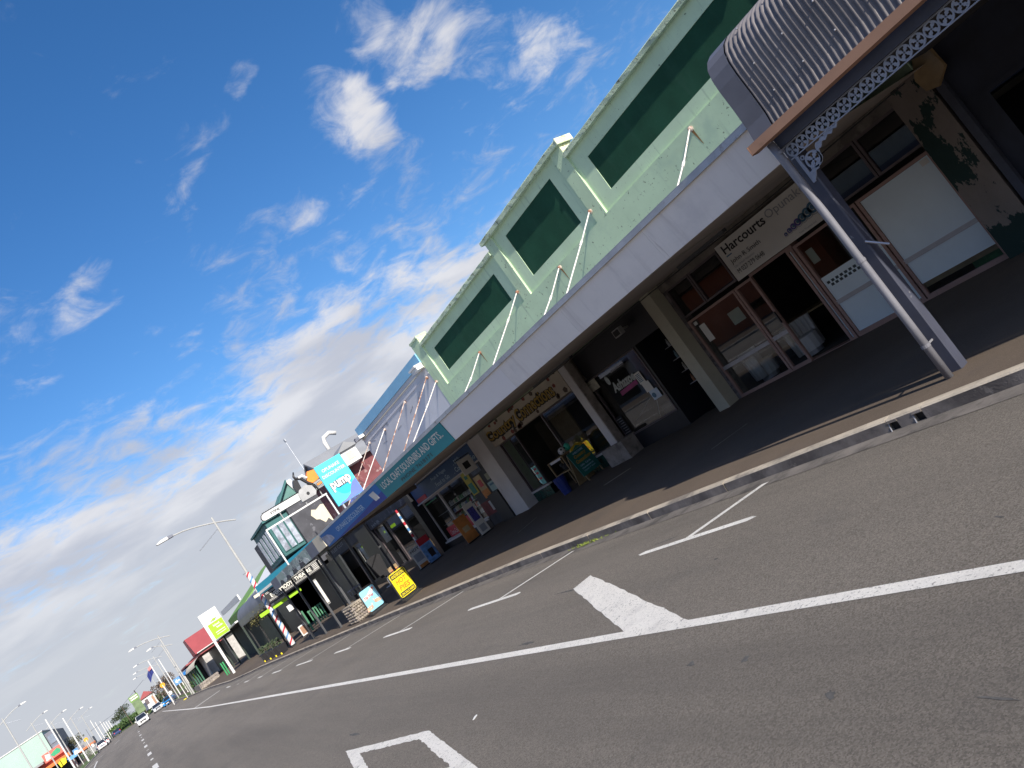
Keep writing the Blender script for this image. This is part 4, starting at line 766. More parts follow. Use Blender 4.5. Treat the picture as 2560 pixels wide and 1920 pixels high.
for a, b, z0, z1 in ((34.6, 34.8, 1.6, 2.9), (35.2, 36.1, 2.1, 2.9), (38.6, 38.9, 1.0, 2.7), (39.2, 40.2, 1.5, 2.7)): B('white_blind', signwhite, bb, 12.75, 12.77, a, b, z0, z1)
B('brown_blind', M('brown_blind', (.16, .12, .10), .8), bb, 12.75, 12.77, 41.5, 44.3, 1.9, 3.0); B('door_leaf', alu, bb, 12.60, 12.62, 36.4, 36.6, .5, 3.0)
text('STYLES CUT', (12.49, 44.9, 3.4), 3.6, .2, 'X', greyink, bb); text('HAIR', (12.49, 35.8, 3.12), 1.3, .14, 'X', greyink, bb)
rb = MB(); 
rb.box(12.35, 20, WE+.02, 45, 3.72, 3.8); rb.build('roof', greyroof, bb)
bp = thing('barber_pole', 'slim red white and blue striped barber pole fixed to a dark shopfront', 'barber pole', (12.25, 31.3, 1.0))
for k in range(13):
    mt = (redp, white, bluep, white)[k % 4]; MB().tube([(12.22, 31.3, 1.0+k*.158), (12.22, 31.3, 1.0+(k+1)*.158)], .05, 10).build('stripe', mt, bp)
# yellow and light-blue swing signs at the kerb
def swing(x, y, w_, h, mat, lab):
    z = pz(x, y); t = thing('swing_sign', lab, 'sign', (x, y, z)); q = .07
    def rr(e, a): return [(x+sx_*(w_/2-q)+q*math.cos(t_)+0*e, z+.14+h/2+sz_*(h/2-q)+q*math.sin(t_)) for sx_, sz_, t0 in ((1, 1, 0), (-1, 1, 90), (-1, -1, 180), (1, -1, 270)) for t_ in (R(t0), R(t0+45), R(t0+90))]
    MB().prism(rr(0, 0), 'y', y-.012, y+.012).build('board', mat, t)
    fr = MB().tube([(x-w_/2-.03, y, z+.10), (x-w_/2-.03, y, z+h+.10), (x-w_/2+.03, y, z+h+.18), (x+w_/2-.03, y, z+h+.18), (x+w_/2+.03, y, z+h+.10), (x+w_/2+.03, y, z+.10)], .017, 6); fr.build('frame', blkplas, t)
    MB().box(x-w_/2-.04, x+w_/2+.04, y-.28, y+.28, z, z+.07).build('base', blkplas, t); B('base_bar', blkplas, t, x-w_/2-.04, x+w_/2+.04, y-.03, y+.03, z+.07, z+.11)
    return t, z
t, z = swing(8.18, 24.0, .62, .86, yellow, 'yellow swing sign advertising Andersons hot pies near the kerb')
x = 8.18-.31
for (a, b, c, d) in ((x+.03, x+.59, z+.80, z+.97), (x+.03, x+.59, z+.17, z+.31)): B('black_bar', blackink, t, a, b, 23.982, 23.987, c, d)
text('ANDERSONS', (x+.055, 23.981, z+.825), .51, .115, 'Y', yellow, t, bold=.02); text('ON SALE HERE', (x+.055, 23.981, z+.195), .51, .085, 'Y', yellow, t, bold=.02)
text('HOT', (x+.10, 23.987, z+.58), .42, .17, 'Y', M('orange_letter', (.75, .19, .01), .5), t, shear=.25, bold=.03); text('PIES', (x+.10, 23.987, z+.36), .44, .17, 'Y', MATS['orange_letter'], t, shear=.25, bold=.03)
t, z = swing(8.22, 28.0, .64, .84, lightblue, 'light blue swing sign with ice cream hands next to the stone pier')
MB().prism([(7.93, z+.58), (8.2, z+.62), (8.35, z+.70), (8.45, z+.80), (8.50, z+.84), (8.52, z+.92), (8.40, z+.90), (8.30, z+.84), (8.12, z+.75), (7.93, z+.72)], 'y', 27.982, 27.987).build('white_wave', white, t)
o = text('Tip Top', (7.96, 27.98, z+.60), .40, .11, 'Y', redp, t, shear=.2, bold=.02)
o = MB().tube([(8.44, 27.983, z+.86), (8.44, 27.978, z+.86)], .035, 14).build('swirl', redp, t)
for (cx_, cz_, sgn) in ((8.30, z+.40, 1), (8.06, z+.30, -1)):
    MB().prism([(cx_+sgn*.22, cz_-.10 if sgn > 0 else cz_-.12), (cx_+sgn*.20, cz_+.02), (cx_+.05*sgn, cz_+.06), (cx_-.03, cz_+.03), (cx_-.05, cz_-.03), (cx_+.02, cz_-.08)], 'y', 27.980, 27.986).build('printed_hand', skin, t)
    for k in range(4): MB().tube([(cx_+.02*sgn, 27.979, cz_+.03-.028*k), (cx_-.055*sgn, 27.979, cz_+.04-.028*k)], .013, 6).build('printed_finger', skin, t)
    MB().tube([(cx_-.05*sgn, 27.976, cz_), (cx_-.06*sgn, 27.976, cz_+.11)], [.018, .038], 8).build('printed_cone', signwhite, t)
# stone pier with bin at the start of the shelter
zp = pz(8.1, 30)
sp = thing('stone_pier', 'low pier of rounded cobbles with a capstone beside the light blue swing sign', 'pier', (8.1, 30.2, zp))
B('core', stone, sp, 7.90, 8.42, 29.85, 31.2, zp-.1, zp+.68)
cob = MB().ball((0, 0, 0), .075, 7, 5)
cm = [M('cobble_%d' % i, c, .85, .2, 9) for i, c in enumerate(((.30, .26, .21), (.22, .19, .16), (.38, .33, .27), (.26, .22, .20)))]
for face in range(2):
    for i in range(11 if face else 5):
        for j in range(6):
            q = (i+.5*(j % 2))*.115
            if face: p = (7.89, 29.9+q, zp+.06+j*.112)
            else: p = (7.95+q*.92, 29.84, zp+.06+j*.112)
            if (face and p[1] > 31.2) or (not face and p[0] > 8.42): continue
            mm = MB(); s_ = random.uniform(.85, 1.1); mm.ball(p, .066*s_, 7, 5, (random.uniform(.7, 1), random.uniform(.9, 1.1), random.uniform(.75, .95))); mm.build('cobble', random.choice(cm), sp)
B('capstone', concrete, sp, 7.87, 8.45, 29.8, 31.25, zp+.68, zp+.73)
bn = thing('litter_bin', 'dark framed litter bin standing on the footpath behind the cobble pier', 'bin', (8.7, 31.0, pz(8.7, 31))); zq = pz(8.7, 31)
B('body', blkplas, bn, 8.5, 8.95, 30.8, 31.25, zq, zq+.9); B('hood', slate, bn, 8.48, 8.97, 30.78, 31.27, zq+1.12, zq+1.17)
for a in (8.5, 8.92):
    for b in (30.8, 31.22): B('corner_post', slate, bn, a, a+.03, b, b+.03, zq+.9, zq+1.12)
# open shelter with posts and etched panel
sh = thing('street_shelter', 'dark steel street shelter on thin posts with etched glass mural fascia', 'shelter', (8.3, 35, pz(8.3, 35)))
for y, x in ((30.9, 8.22), (34.26, 8.25), (37.56, 8.30), (40.6, 8.34)):
    p_ = B('post', M('dark_steel', (.07, .072, .08), .45, .15), sh, x-.045, x+.045, y-.045, y+.045, pz(x, y)-.02, 3.3); B('foot_plate', MATS['dark_steel'], p_, x-.09, x+.09, y-.09, y+.09, pz(x, y), pz(x, y)+.015)
zs = lambda y: 3.83+.004*(y-28)
def sboard(nm, y0, y1, mat, x0=7.95, x1=8.0, t=0, b=0): return MB().prism([(y0, zs(y0)-.55+b), (y1, zs(y1)-.55+b), (y1, zs(y1)-t), (y0, zs(y0)-t)], 'x', x0, x1).build(nm, mat, sh)
sboard('fascia_end', 28.24, 29.55, creamwall); sboard('fascia_panel', 29.56, 31.0, slate); sboard('fascia_panel', 38.5, 40.2, slate)
etch = M('etched_glass', (.24, .33, .31), .4, .12, .9, spots=(((.10, .13, .15), .9, .50, .56, .8), ((.55, .58, .60), 2.2, .60, .66, .8), ((.05, .06, .08), 2.6, .62, .68, .8)))
sboard('etched_panel', 31.01, 38.49, etch, 7.955, 7.99)
for k in range(8):
    a = 31.4+k*.85; h0 = random.uniform(.12, .3); MB().prism([(a, zs(a)-.53), (a+1.1, zs(a)-.53), (a+.8, zs(a)-.45+h0*.6), (a+.5, zs(a)-.5+h0), (a+.2, zs(a)-.48+h0*.5)], 'x', 7.945, 7.954).build('etched_mountain', charcoal if k % 2 else M('pale_etch', (.42, .46, .47), .4, .2, 5), sh)
text('OPUNAKE', (7.95, 35.6, zs(35)-.36), 3.2, .2, 'X', MATS['pale_etch'], sh, shear=.1)
B('shelter_roof', slate, sh, 8.01, 10.6, 28.3, 40.2, 3.70, 3.76); B('rear_beam', MATS['dark_steel'], sh, 10.5, 10.62, 28.3, 40.2, 3.5, 3.69)
for y in (30.9, 34.3, 37.6, 40.5): B('rear_post', MATS['dark_steel'], sh, 10.5, 10.6, y-.05, y+.05, .2, 3.5)
# black office style chair seen through the shelter
bc = thing('barber_chair', 'black padded chair silhouetted in the dark shop beside the shelter', 'chair', (11.3, 34.6, pz(11.3, 34.6))); zc = pz(11.3, 34.6)
MB().prism([(10.95, zc+.55), (11.6, zc+.55), (11.7, zc+1.5), (11.55, zc+1.62), (11.05, zc+1.62), (10.9, zc+1.5)], 'y', 34.8, 34.9).build('backrest', blkplas, bc); B('seat', blkplas, bc, 10.95, 11.6, 34.25, 34.8, zc+.5, zc+.62); MB().tube([(11.28, 34.55, zc), (11.28, 34.55, zc+.03), (11.28, 34.55, zc+.06), (11.28, 34.55, zc+.5)], [.28, .27, .06, .05], 10).build('pedestal', alu, bc)
# projecting pump sign, above the awning
zq = zt(25)
ps = thing('pump_sign', 'tall cyan and violet projecting sign lettered Opunake Discounter pump above the awning', 'sign', (8.65, 25, zq))
B('board', cyan, ps, 8.13, 9.18, 24.96, 25.04, 4.05, 5.64); MB().prism([(8.14, 4.06), (9.17, 4.06), (9.17, 4.62), (9.0, 4.55), (8.85, 4.40), (8.72, 4.22), (8.5, 4.13), (8.3, 4.12)], 'y', 24.950, 24.957).build('violet_wave', purple, ps)
MB().prism([(8.72+.34*math.cos(a*.349), 4.62+.34*math.sin(a*.349)) for a in range(18)], 'y', 24.9575, 24.959).build('cyan_disc', M('mid_cyan', (.02, .50, .72), .45), ps)
text('pump', (8.25, 24.948, 4.50), .82, .40, 'Y', blackink, ps, bold=.09, depth=.002); text('pump', (8.27, 24.946, 4.52), .78, .36, 'Y', white, ps, bold=.04)
text('OPUNAKE', (8.30, 24.958, 5.33), .70, .12, 'Y', white, ps, bold=.02); text('DISCOUNTER', (8.2, 24.958, 5.12), .92, .12, 'Y', white, ps, bold=.02)
for x in (8.3, 9.0): B('stand_leg', galv, ps, x-.03, x+.03, 24.98, 25.02, zq-.12, 4.05)
MB().tube([(9.0, 25.05, 4.4), (9.6, 25.6, zq-.1)], .02, 6).build('stay', galv, ps)
# giant chainsaw sign on its frame
cz = thing('chainsaw_sign', 'giant orange and white chainsaw sign lettered Stihl on a steel frame', 'sign', (9.5, 33, 3.85))
Yc = 33.0
MB().prism([(7.62, 6.02), (7.64, 5.93), (7.72, 5.88), (9.48, 5.86), (9.52, 6.17), (7.78, 6.18), (7.67, 6.13)], 'y', Yc-.04, Yc+.04).build('guide_bar', M('bar_white', (.64, .64, .63), .5, .03), cz)
ch = MB().tube([(9.5, Yc, 5.85), (7.72, Yc, 5.865), (7.62, Yc, 5.93), (7.60, Yc, 6.03), (7.66, Yc, 6.14), (7.78, Yc, 6.195), (9.5, Yc, 6.19)], .022, 6).build('saw_chain', blkplas, cz)
for k in range(22): B('chain_tooth', blkplas, ch, 7.75+k*.08, 7.785+k*.08, Yc-.02, Yc+.02, 6.205, 6.24)
text('STIHL', (8.02, Yc-.045, 5.98), .48, .11, 'Y', blackink, cz, shear=.3, bold=.03)
MB().prism([(9.45, 5.72), (10.15, 5.70), (10.25, 5.85), (10.2, 6.15), (9.95, 6.32), (9.6, 6.25), (9.47, 6.1)], 'y', Yc-.14, Yc+.14).build('motor_body', M('motor_grey', (.36, .36, .36), .45), cz)
MB().prism([(9.52, 6.0), (9.75, 6.28), (9.8, 6.7), (9.62, 6.78), (9.5, 6.55)], 'y', Yc-.12, Yc+.12).build('front_guard', blkplas, cz)
MB().tube([(9.82, Yc-.13, 7.08), (9.72, Yc-.13, 6.9), (9.75, Yc-.1, 6.78), (9.95, Yc-.1, 6.68), (10.1, Yc-.1, 6.4), (10.32, Yc-.1, 6.05), (10.36, Yc-.1, 5.78)], [.03, .05, .07, .075, .075, .07, .05], 8).build('handle', blkplas, cz, True)
MB().tube([(9.86, Yc-.16, 6.74), (10.05, Yc-.16, 6.74), (10.2, Yc-.16, 6.55)], [.06, .08, .05], 8).build('white_cap', white, cz)
MB().prism([(10.12, 6.42), (10.35, 6.80), (10.72, 6.72), (10.86, 6.45), (10.6, 6.25), (10.3, 6.22)], 'y', Yc-.15, Yc+.15).build('orange_cover', orange, cz)
gr = MB().prism([(10.28, 5.86), (10.3, 6.2), (10.6, 6.23), (10.95, 6.2), (10.95, 5.86)], 'y', Yc-.14, Yc+.14).build('rear_grille', greyplas, cz)
for k in range(9): B('grille_slot', blkplas, gr, 10.33+k*.068, 10.35+k*.068, Yc-.15, Yc-.141, 5.9, 6.15)
B('badge', orange, cz, 10.42, 10.66, Yc-.16, Yc-.151, 6.0, 6.08); MB().tube([(9.86, Yc-.15, 5.93), (9.86, Yc-.17, 5.93)], .07, 12).build('knob', blkplas, cz)
fr = B('frame_rail', white, cz, 7.5, 10.6, Yc-.03, Yc+.03, 5.46, 5.53)
for x in (7.52, 10.55): B('frame_leg', white, cz, x-.03, x+.03, Yc-.03, Yc+.03, 3.72, 5.46)
for x in (8.4, 9.6, 10.4): B('frame_strut', greyplas, cz, x-.02, x+.02, Yc-.02, Yc+.02, 5.53, 5.87)
# ---------------------------------------------------- mural house behind the discounter
mh = thing('mural_house', 'maroon mural house with grey gable roof, flue and dormer beside the white building', 'house', (13.5, 38, .4))
B('mural_wall', maroon, mh, 12.25, 17.5, 36.0, 39.6, 3.81, 6.55); B('blue_mural', bluemural, mh, 12.3, 13.7, 35.985, 35.998, 3.82, 4.9); MB().prism([(12.26, 6.6), (13.2, 6.6), (13.0, 5.7), (12.6, 5.4), (12.26, 5.5)], 'y', 35.975, 35.984).build('pale_mural', M('pale_mural', (.50, .42, .42), .8, .3, 2), mh)
MB().prism([(35.6, 6.5), (37.9, 7.85), (40.2, 6.5), (40.2, 6.62), (37.9, 7.97), (35.6, 6.62)], 'x', 12.0, 18).build('roof', greyroof, mh); MB().prism([(36.0, 6.56), (39.8, 6.56), (37.9, 7.8)], 'x', 12.1, 12.25).build('gable_end', slate, mh)
dm = B('dormer', white, mh, 12.95, 13.85, 35.2, 37.0, 6.35, 7.1); MB().prism([(12.80, 7.10), (14.0, 7.10), (13.4, 7.5)], 'y', 35.05, 38.2).build('dormer_roof', greyroof, dm); B('dormer_window', creamwall, dm, 13.2, 13.6, 35.18, 35.198, 6.55, 6.95)
fl_ = MB().tube([(14.0, 39.0, 7.6), (14.0, 39.0, 8.6), (14.1, 39.0, 8.85), (14.5, 39.0, 8.95), (14.85, 39.0, 8.75)], .12, 10).build('flue', white, mh, True)
an = tag(MB().tube([(12.1, 38.6, 6.6), (12.1, 38.6, 9.7)], [.035, .015], 6).box(12.07, 12.13, 38.5, 38.7, 9.6, 9.75).build('aerial_mast', galv), 'thin white aerial mast rising behind the cyan sign', 'mast')
# ---------------------------------------------------- theatre with teal lantern bay
th = thing('theatre', 'old theatre with dark mural side wall and deep teal upper bay windows', 'theatre', (12.5, 50, .5))
B('side_wall', charcoal, th, 12.2, 20, 46.2, 60, 3.4, 7.6); MB().prism([(13.25, 6.2), (13.45, 6.5), (13.7, 6.35), (14.1, 6.5), (14.9, 6.2), (14.9, 4.9), (14.3, 5.0), (14.1, 5.5), (13.8, 5.35), (13.6, 5.7), (13.4, 5.8)], 'y', 46.17, 46.198).build('cream_patch', creamwall, th); B('maroon_strip', maroon, th, 14.4, 15.6, 46.14, 46.168, 4.6, 7.2); B('lower_wall', black, th, 12.2, 20, 46.6, 60, 0, 3.4)
bayo = B('bay', tealp, th, 10.75, 13.1, 46.6, 51.5, 4.95, 7.35)
for k in range(5):
    x = 10.88+k*.445; w_ = B('bay_window', tealp, bayo, x, x+.39, 46.54, 46.598, 5.15, 7.0); B('pane', M('sky_reflect_pane', (.34, .37, .43), .15, .45, 2.2, spec=1.0), w_, x+.03, x+.36, 46.52, 46.539, 5.19, 6.97)  # pale pane colour paints in a sky reflection
for k in range(4):
    y = 46.8+k*1.15; w_ = B('bay_window', tealp, bayo, 10.70, 10.748, y, y+.95, 5.15, 7.0); B('pane', MATS['sky_reflect_pane'], w_, 10.68, 10.699, y+.1, y+.85, 5.22, 6.94)
MB().prism([(10.6, 7.36), (13.3, 7.36), (13.3, 7.5), (10.6, 7.5)], 'y', 46.4, 51.6).build('bay_cornice', tealp, bayo)
MB().prism([(11.7, 7.5), (13.6, 7.5), (13.4, 8.75), (13.15, 8.8)], 'y', 46.5, 50).build('teal_gable', M('faded_teal', (.10, .22, .20), .7, .1), th); MB().prism([(13.1, 8.9), (13.45, 8.9), (13.75, 7.6), (13.45, 7.6)], 'y', 46.3, 46.48).build('white_barge', white, th)
MB().prism([(11.62, 7.45), (13.15, 8.85), (13.15, 9.0), (11.5, 7.5)], 'y', 46.2, 46.49).build('teal_barge', tealp, th)
# turquoise canopy and theatre name board
cn = MB().hexa([(8.40, 47.0, 3.83), (10.62, 37.5, 3.83), (10.72, 37.5, 3.83), (8.50, 47.02, 3.83)], [(8.40, 47.0, 4.42), (10.62, 37.5, 4.42), (10.72, 37.5, 4.42), (8.50, 47.02, 4.42)]).build('canopy_fascia', skyteal, th)
MB().hexa([(8.38, 46.96, 3.90), (9.3, 43.02, 3.90), (9.32, 43.03, 3.90), (8.40, 46.97, 3.90)], [(8.38, 46.96, 4.04), (9.3, 43.02, 4.04), (9.32, 43.03, 4.04), (8.40, 46.97, 4.04)]).build('white_stripe', white, cn)
B('end_stripe', creamwall, cn, 8.05, 8.45, 46.9, 47.0, 3.86, 4.03); MB().poly([(8.45, 47.1, 4.41), (12.2, 46.6, 4.5), (12.2, 51, 4.6), (9.2, 51, 4.5)]).build('canopy_roof', galv, th)
nb = tag(B('theatre_sign', black, None, 8.42, 12.15, 46.0, 46.08, 3.12, 3.78), 'black board lettered Everybodys Theatre with white lines above the theatre entrance', 'sign')
text('EVERYBODYS THEATRE', (8.70, 45.99, 3.33), 2.72, .25, 'Y', signtext, nb, bold=.03)
for z in (3.2, 3.26, 3.66, 3.72): B('white_line', signwhite, nb, 8.5, 12.05, 45.985, 45.998, z, z+.02)
for k in range(4): B('white_bar', signwhite, nb, 11.55, 12.1, 45.98, 45.997, 3.30+k*.09, 3.34+k*.09)
for x0, x1, lb in ((7.70, 8.30, 'lime green strip sign nearest the kerb under the theatre canopy'), (8.54, 9.55, 'longest lime green strip sign under the theatre canopy'), (9.62, 10.30, 'middle length lime green strip sign under the theatre canopy'), (10.33, 10.42, 'tiny lime green end tab beside the strip signs under the theatre canopy')):
    tag(B('lime_sign', lime, None, x0, x1, 46.46, 46.5, 2.70, 2.91), lb, 'sign', 'lime strips over the cafe front')
B('entry_frame', M('dark_entry', (.02, .025, .03), .5, .2), th, 12.1, 12.2, 42, 46.6, .4, 3.1)
pb2 = thing('poster_case', 'pale poster case in the theatre entrance', 'poster case', (11.1, 45.4, .5)); B('case', signwhite, pb2, 10.98, 11.18, 45.4, 45.46, 1.2, 2.7); B('frame', greyplas, pb2, 10.96, 11.2, 45.47, 45.5, 1.1, 2.8)
gm_ = M('verdigris', (.06, .20, .11), .6, .1)
gf = thing('green_gate', 'green metal gate panels standing in the theatre entrance', 'gate', (10.4, 45.2, .5)); 
for k in range(6): B('bar', gm_, gf, 9.7+k*.16, 9.78+k*.16, 45.0, 45.04, .55, 1.5)
B('rail', gm_, gf, 9.68, 10.62, 45.04, 45.07, 1.4, 1.46); B('post', gm_, gf, 9.4, 9.5, 45.0, 45.1, .4, 1.7)
tb = thing('cafe_board', 'white framed pavement board standing under the canopy', 'sign', (9.2, 46.2, .5)); B('board', white, tb, 9.0, 9.45, 46.0, 46.04, .42, 1.05); B('panel', brown, tb, 9.06, 9.39, 45.985, 45.998, .5, .97)
ub = thing('cafe_umbrella', 'furled black cafe umbrella standing by the striped lamp pole', 'umbrella', (9.35, 45.2, pz(9.35, 45.2))); zu = pz(9.35, 45.2)
MB().tube([(9.35, 45.2, zu), (9.35, 45.2, zu+.06), (9.35, 45.2, zu+.1)], [.3, .28, .04], 12).build('base', blkplas, ub); MB().tube([(9.35, 45.2, zu+.1), (9.35, 45.2, zu+.4), (9.35, 45.2, zu+.6), (9.33, 45.2, zu+1.3), (9.3, 45.2, zu+1.8)], [.03, .03, .13, .17, .05], 9).build('furled_canopy', blkplas, ub)
sg2 = tag(B('hanging_notice', white, None, 9.15, 9.5, 46.3, 46.33, 2.05, 2.42), 'small white square notice hanging under the canopy', 'sign')
# barber-striped lamp pole and the other street lamps
def lamp(x, y, h, arm, lab, striped=False, side=-1, grp=None, z=None):
    z = pz(x, y) if z is None else z; t = thing('street_lamp', lab, 'street lamp', (x, y, z), grp)
    MB().tube([(x, y, z), (x, y, z+h*.55), (x, y, z+h)], [.095, .085, .06] if y < 60 else [.10, .09, .07], 10).build('pole', M('pale_pole', (.40, .40, .39), .5, .08, 3), t)
    if striped:
        n = 64; tb_ = []; R_ = .15; zb_, zt_ = z+.12, z+5.25
        for ci, mt in enumerate((white, redp, white, bluep)):
            m = MB(); N = 190
            for i in range(N):
                z0 = zb_+(zt_-zb_)*i/N; z1 = zb_+(zt_-zb_)*(i+1)/N
                for j in range(6):
                    f0, f1 = (ci+{0: 0, 1: .28, 2: 0, 3: .28}[ci])/4, (ci+1-{0: -.28, 1: 0, 2: -.28, 3: 0}[ci])/4
                    A = lambda q, zz: 2*math.pi*(f0+(f1-f0)*q)+(zz-zb_)*2*math.pi/.80
                    P = lambda q, zz: (x+R_*math.cos(A(q, zz)), y+R_*math.sin(A(q, zz)), zz)
                    m.poly([P(j/6, z0), P((j+1)/6, z0), P((j+1)/6, z1), P(j/6, z1)])
            m.build('stripe', mt, t)
        MB().tube([(x, y, zb_), (x, y, zb_+.001)], R_, 12).build('stripe_base', white, t); B('foot', blkplas, t, x-.15, x+.15, y-.15, y+.15, z, z+.12)
        MB().tube([(x-.25, y, zt_+.05), (x+.1, y, zt_+.05)], .03, 6).build('spigot', galv, t)
    top = z+h-.45
    pts = [(x-side*1.25*.9, y, top-.42), (x-side*.5, y, top-.12), (x, y, top+.08)]+[(x+side*arm*q, y, top+.08+.75*q-.0*q) if False else (x+side*arm*q, y, top+.08+.62*math.sin(q*1.45)*.95) for q in (.15, .35, .55, .75, 1.0)]
    MB().tube(pts, .045 if y < 60 else .055, 7).build('curved_arm', M('pale_pole', (.40, .40, .39), .5, .08, 3), t)
    ex, ez = pts[-1][0], pts[-1][2]; d = side
    hd = MB().prism([(ex, ez+.07), (ex+d*.35, ez+.12), (ex+d*.75, ez+.10), (ex+d*1.0, ez), (ex+d*.95, ez-.05), (ex, ez-.05)], 'y', y-.14, y+.14).build('lamp_head', white, t)
    MB().prism([(ex-d*.02, ez+.08), (ex+d*.3, ez+.125), (ex+d*.3, ez-.055), (ex-d*.02, ez-.055)], 'y', y-.147, y+.147).build('gear_cover', slate, hd)
    MB().tube([(x+side*.05, y, top-.35), (x+side*1.55, y, top-.95)], .03, 5).build('banner_arm', galv, t)
    return t
lamp(8.66, 48.0, 9.3, 2.35, 'street lamp whose lower pole is wrapped in red white and blue stripes', True)
lamp(6.55, 107, 8.6, 2.6, 'white street lamp with curved arm beside the red roofed shop', z=zg(107)+.15)
lamp(5.55+1.2, 114, 7.8, .9, 'white street lamp on a thick pole beyond the cobble garden wall', z=zg(114)+.15, side=-1)
for x, y, h in ((6.9, 150, 8.5), (6.9, 178, 8.5), (6.9, 205, 8.5)): lamp(x, y, h, 2.4, 'distant curved-arm street lamp on the shop side of the street', grp='distant street lamps on the shop side', z=zg(y)+.15)
for x, y, h, lb in ((-11.9, 120, 11.2, 'tall curved-arm street lamp on the opposite footpath before the coral shop'), (-13.3, 165, 11.2, 'curved-arm street lamp in front of the mint building'), (-11.3, 172, 9.8, 'curved-arm street lamp beside the coral shop sign'), (-9.9, 200, 9.5, 'curved-arm street lamp by the parked white wagon'), (-9.5, 235, 9.5, 'curved-arm street lamp by the row of white poles')): lamp(x, y, h, 2.0, lb, side=1, grp='street lamps on the opposite footpath', z=zg(y)+.15)
# cafe with curved dark awning, planters
cf = thing('cafe_shop', 'cafe front with dark curved awning and hanging greenery under it', 'cafe', (10, 58, .5))
rows = []
for i in range(9):
    a = i/8*1.35; px_, pz_ = 9.15+1.0*(1-math.cos(a)), 3.65+1.0*math.sin(a); rows.append([(px_, y, pz_) for y in (51.6, 55, 60, 64.6)])
MB().strip(rows).build('curved_awning', M('awning_grey', (.13, .135, .16), .55, .15, .8), cf, True)
MB().prism([(51.6, 3.12), (64.6, 3.22), (64.6, 3.72), (51.6, 3.66)], 'x', 9.13, 9.16).build('awning_valance', M('awning_black', (.03, .032, .04), .35, .6, 1.2), cf)
MB().prism([(9.16, 3.14), (9.16, 3.66), (9.35, 4.1), (9.75, 4.5), (10.3, 4.66), (12.3, 4.7), (12.3, 3.14)], 'y', 51.58, 51.62).build('awning_end', MATS['awning_grey'], cf)
B('front_wall', blackwall, cf, 12.2, 12.5, 51, 65, 0, 4.6); 
for y in (53, 58, 63): B('post', black, cf, 9.2, 9.3, y, y+.1, .2, 3.15)
gp = B('green_pillar', gm_, cf, 9.3, 9.42, 51.8, 51.92, .3, 3.1)
m = MB()
for i in range(420):
    c = Vector((9.2+random.gauss(0, .15), random.uniform(51.5, 60), 3.0+random.gauss(0, .18))); a = random.uniform(0, 6.3); s_ = random.uniform(.06, .13)
    m.poly([c, c+Vector((s_*math.cos(a), s_*math.sin(a), -s_*.4)), c+Vector((s_*math.cos(a+.8), s_*math.sin(a+.8), s_*.5))])
m.build('hanging_greenery', M('dry_creeper', (.14, .13, .05), .8, .4, 5), cf)
for k, (x, y) in enumerate(((8.30, 49.6), (8.28, 51.6), (8.26, 53.8), (8.26, 56.4))):
    z = pz(x, y); t = thing('planter_box', 'black planter box at the kerb by the cafe', 'planter', (x, y, z), 'black planters by the cafe'); MB().hexa([(x-.2, y-.35, z), (x+.2, y-.35, z), (x+.2, y+.35, z), (x-.2, y+.35, z)], [(x-.25, y-.42, z+.55), (x+.25, y-.42, z+.55), (x+.25, y+.42, z+.55), (x-.25, y+.42, z+.55)]).build('box', blkplas, t)
    m = MB()
    for i in range(120):
        c = Vector((x+random.gauss(0, .1), y+random.gauss(0, .18), z+.55+random.random()*.45)); a = random.uniform(0, 6.3); s_ = random.uniform(.05, .1)
        m.poly([c, c+Vector((s_*math.cos(a), s_*math.sin(a), .03)), c+Vector((s_*.5, s_*.4, s_))])
    pl_ = m.build('plant', leafd, t); pl_['kind'] = 'stuff'; B('yellow_foot', yellow, t, x-.27, x-.2, y-.3, y-.1, z, z+.12)
# ---------------------------------------------------- further buildings on the right
wg = thing('white_gable_hall', 'long white parapet hall behind the turquoise canopy', 'hall', (12.2, 65, .4)); B('front_wall', white, wg, 12.6, 24, 61, 77, 0, 5.4); MB().prism([(12.4, 5.0), (15.6, 7.0), (18.8, 5.0)], 'y', 56, 77.2).build('roof', M('white_roof', (.72, .71, .69), .5, .03), wg)
gg = thing('green_hall', 'green corrugated hall with white gable edge beside the lime and white pole sign', 'hall', (12.2, 84, .4))
B('front_wall', greenclad, gg, 12.2, 24, 77.3, 92, 0, 5.2); MB().prism([(12.2, 5.2), (24, 5.2), (18, 8.0)], 'y', 77.3, 92).build('gable', greenclad, gg); MB().prism([(77.2, 5.7), (92.3, 6.0), (92.3, 6.5), (77.2, 6.3)], 'x', 12.05, 12.19).build('white_edge', white, gg)
for k in range(24): B('weatherboard', greenclad, gg, 12.16, 12.199, 77.4, 91.9, .4+k*.2, .57+k*.2)
B('dark_carport', M('shade_cloth', (.035, .05, .04), .8, .2), gg, 10.2, 12.1, 72, 92, 3.9, 4.05); B('carport_edge', white, gg, 9.9, 10.2, 72, 92, 3.95, 4.1)
for y in (72.2, 79, 86, 91.8): B('carport_post', MATS['shade_cloth'], gg, 10.2, 10.35, y, y+.15, .3, 3.9)
B('carport_wall', MATS['shade_cloth'], gg, 11.9, 12.0, 66, 92, .2, 3.9)
gs = thing('pole_sign', 'tall white and lime green sign with leaf roundel on a white pole', 'sign', (8.35, 77, zg(77)+.2)); zz = zg(77)+.15
B('board', white, gs, 8.42, 9.9, 76.92, 77.08, 3.82, 6.55); B('lime_panel', lime, gs, 8.5, 9.88, 76.90, 76.915, 3.86, 5.35); B('pole', white, gs, 8.2, 8.42, 76.9, 77.1, zz, 6.55)
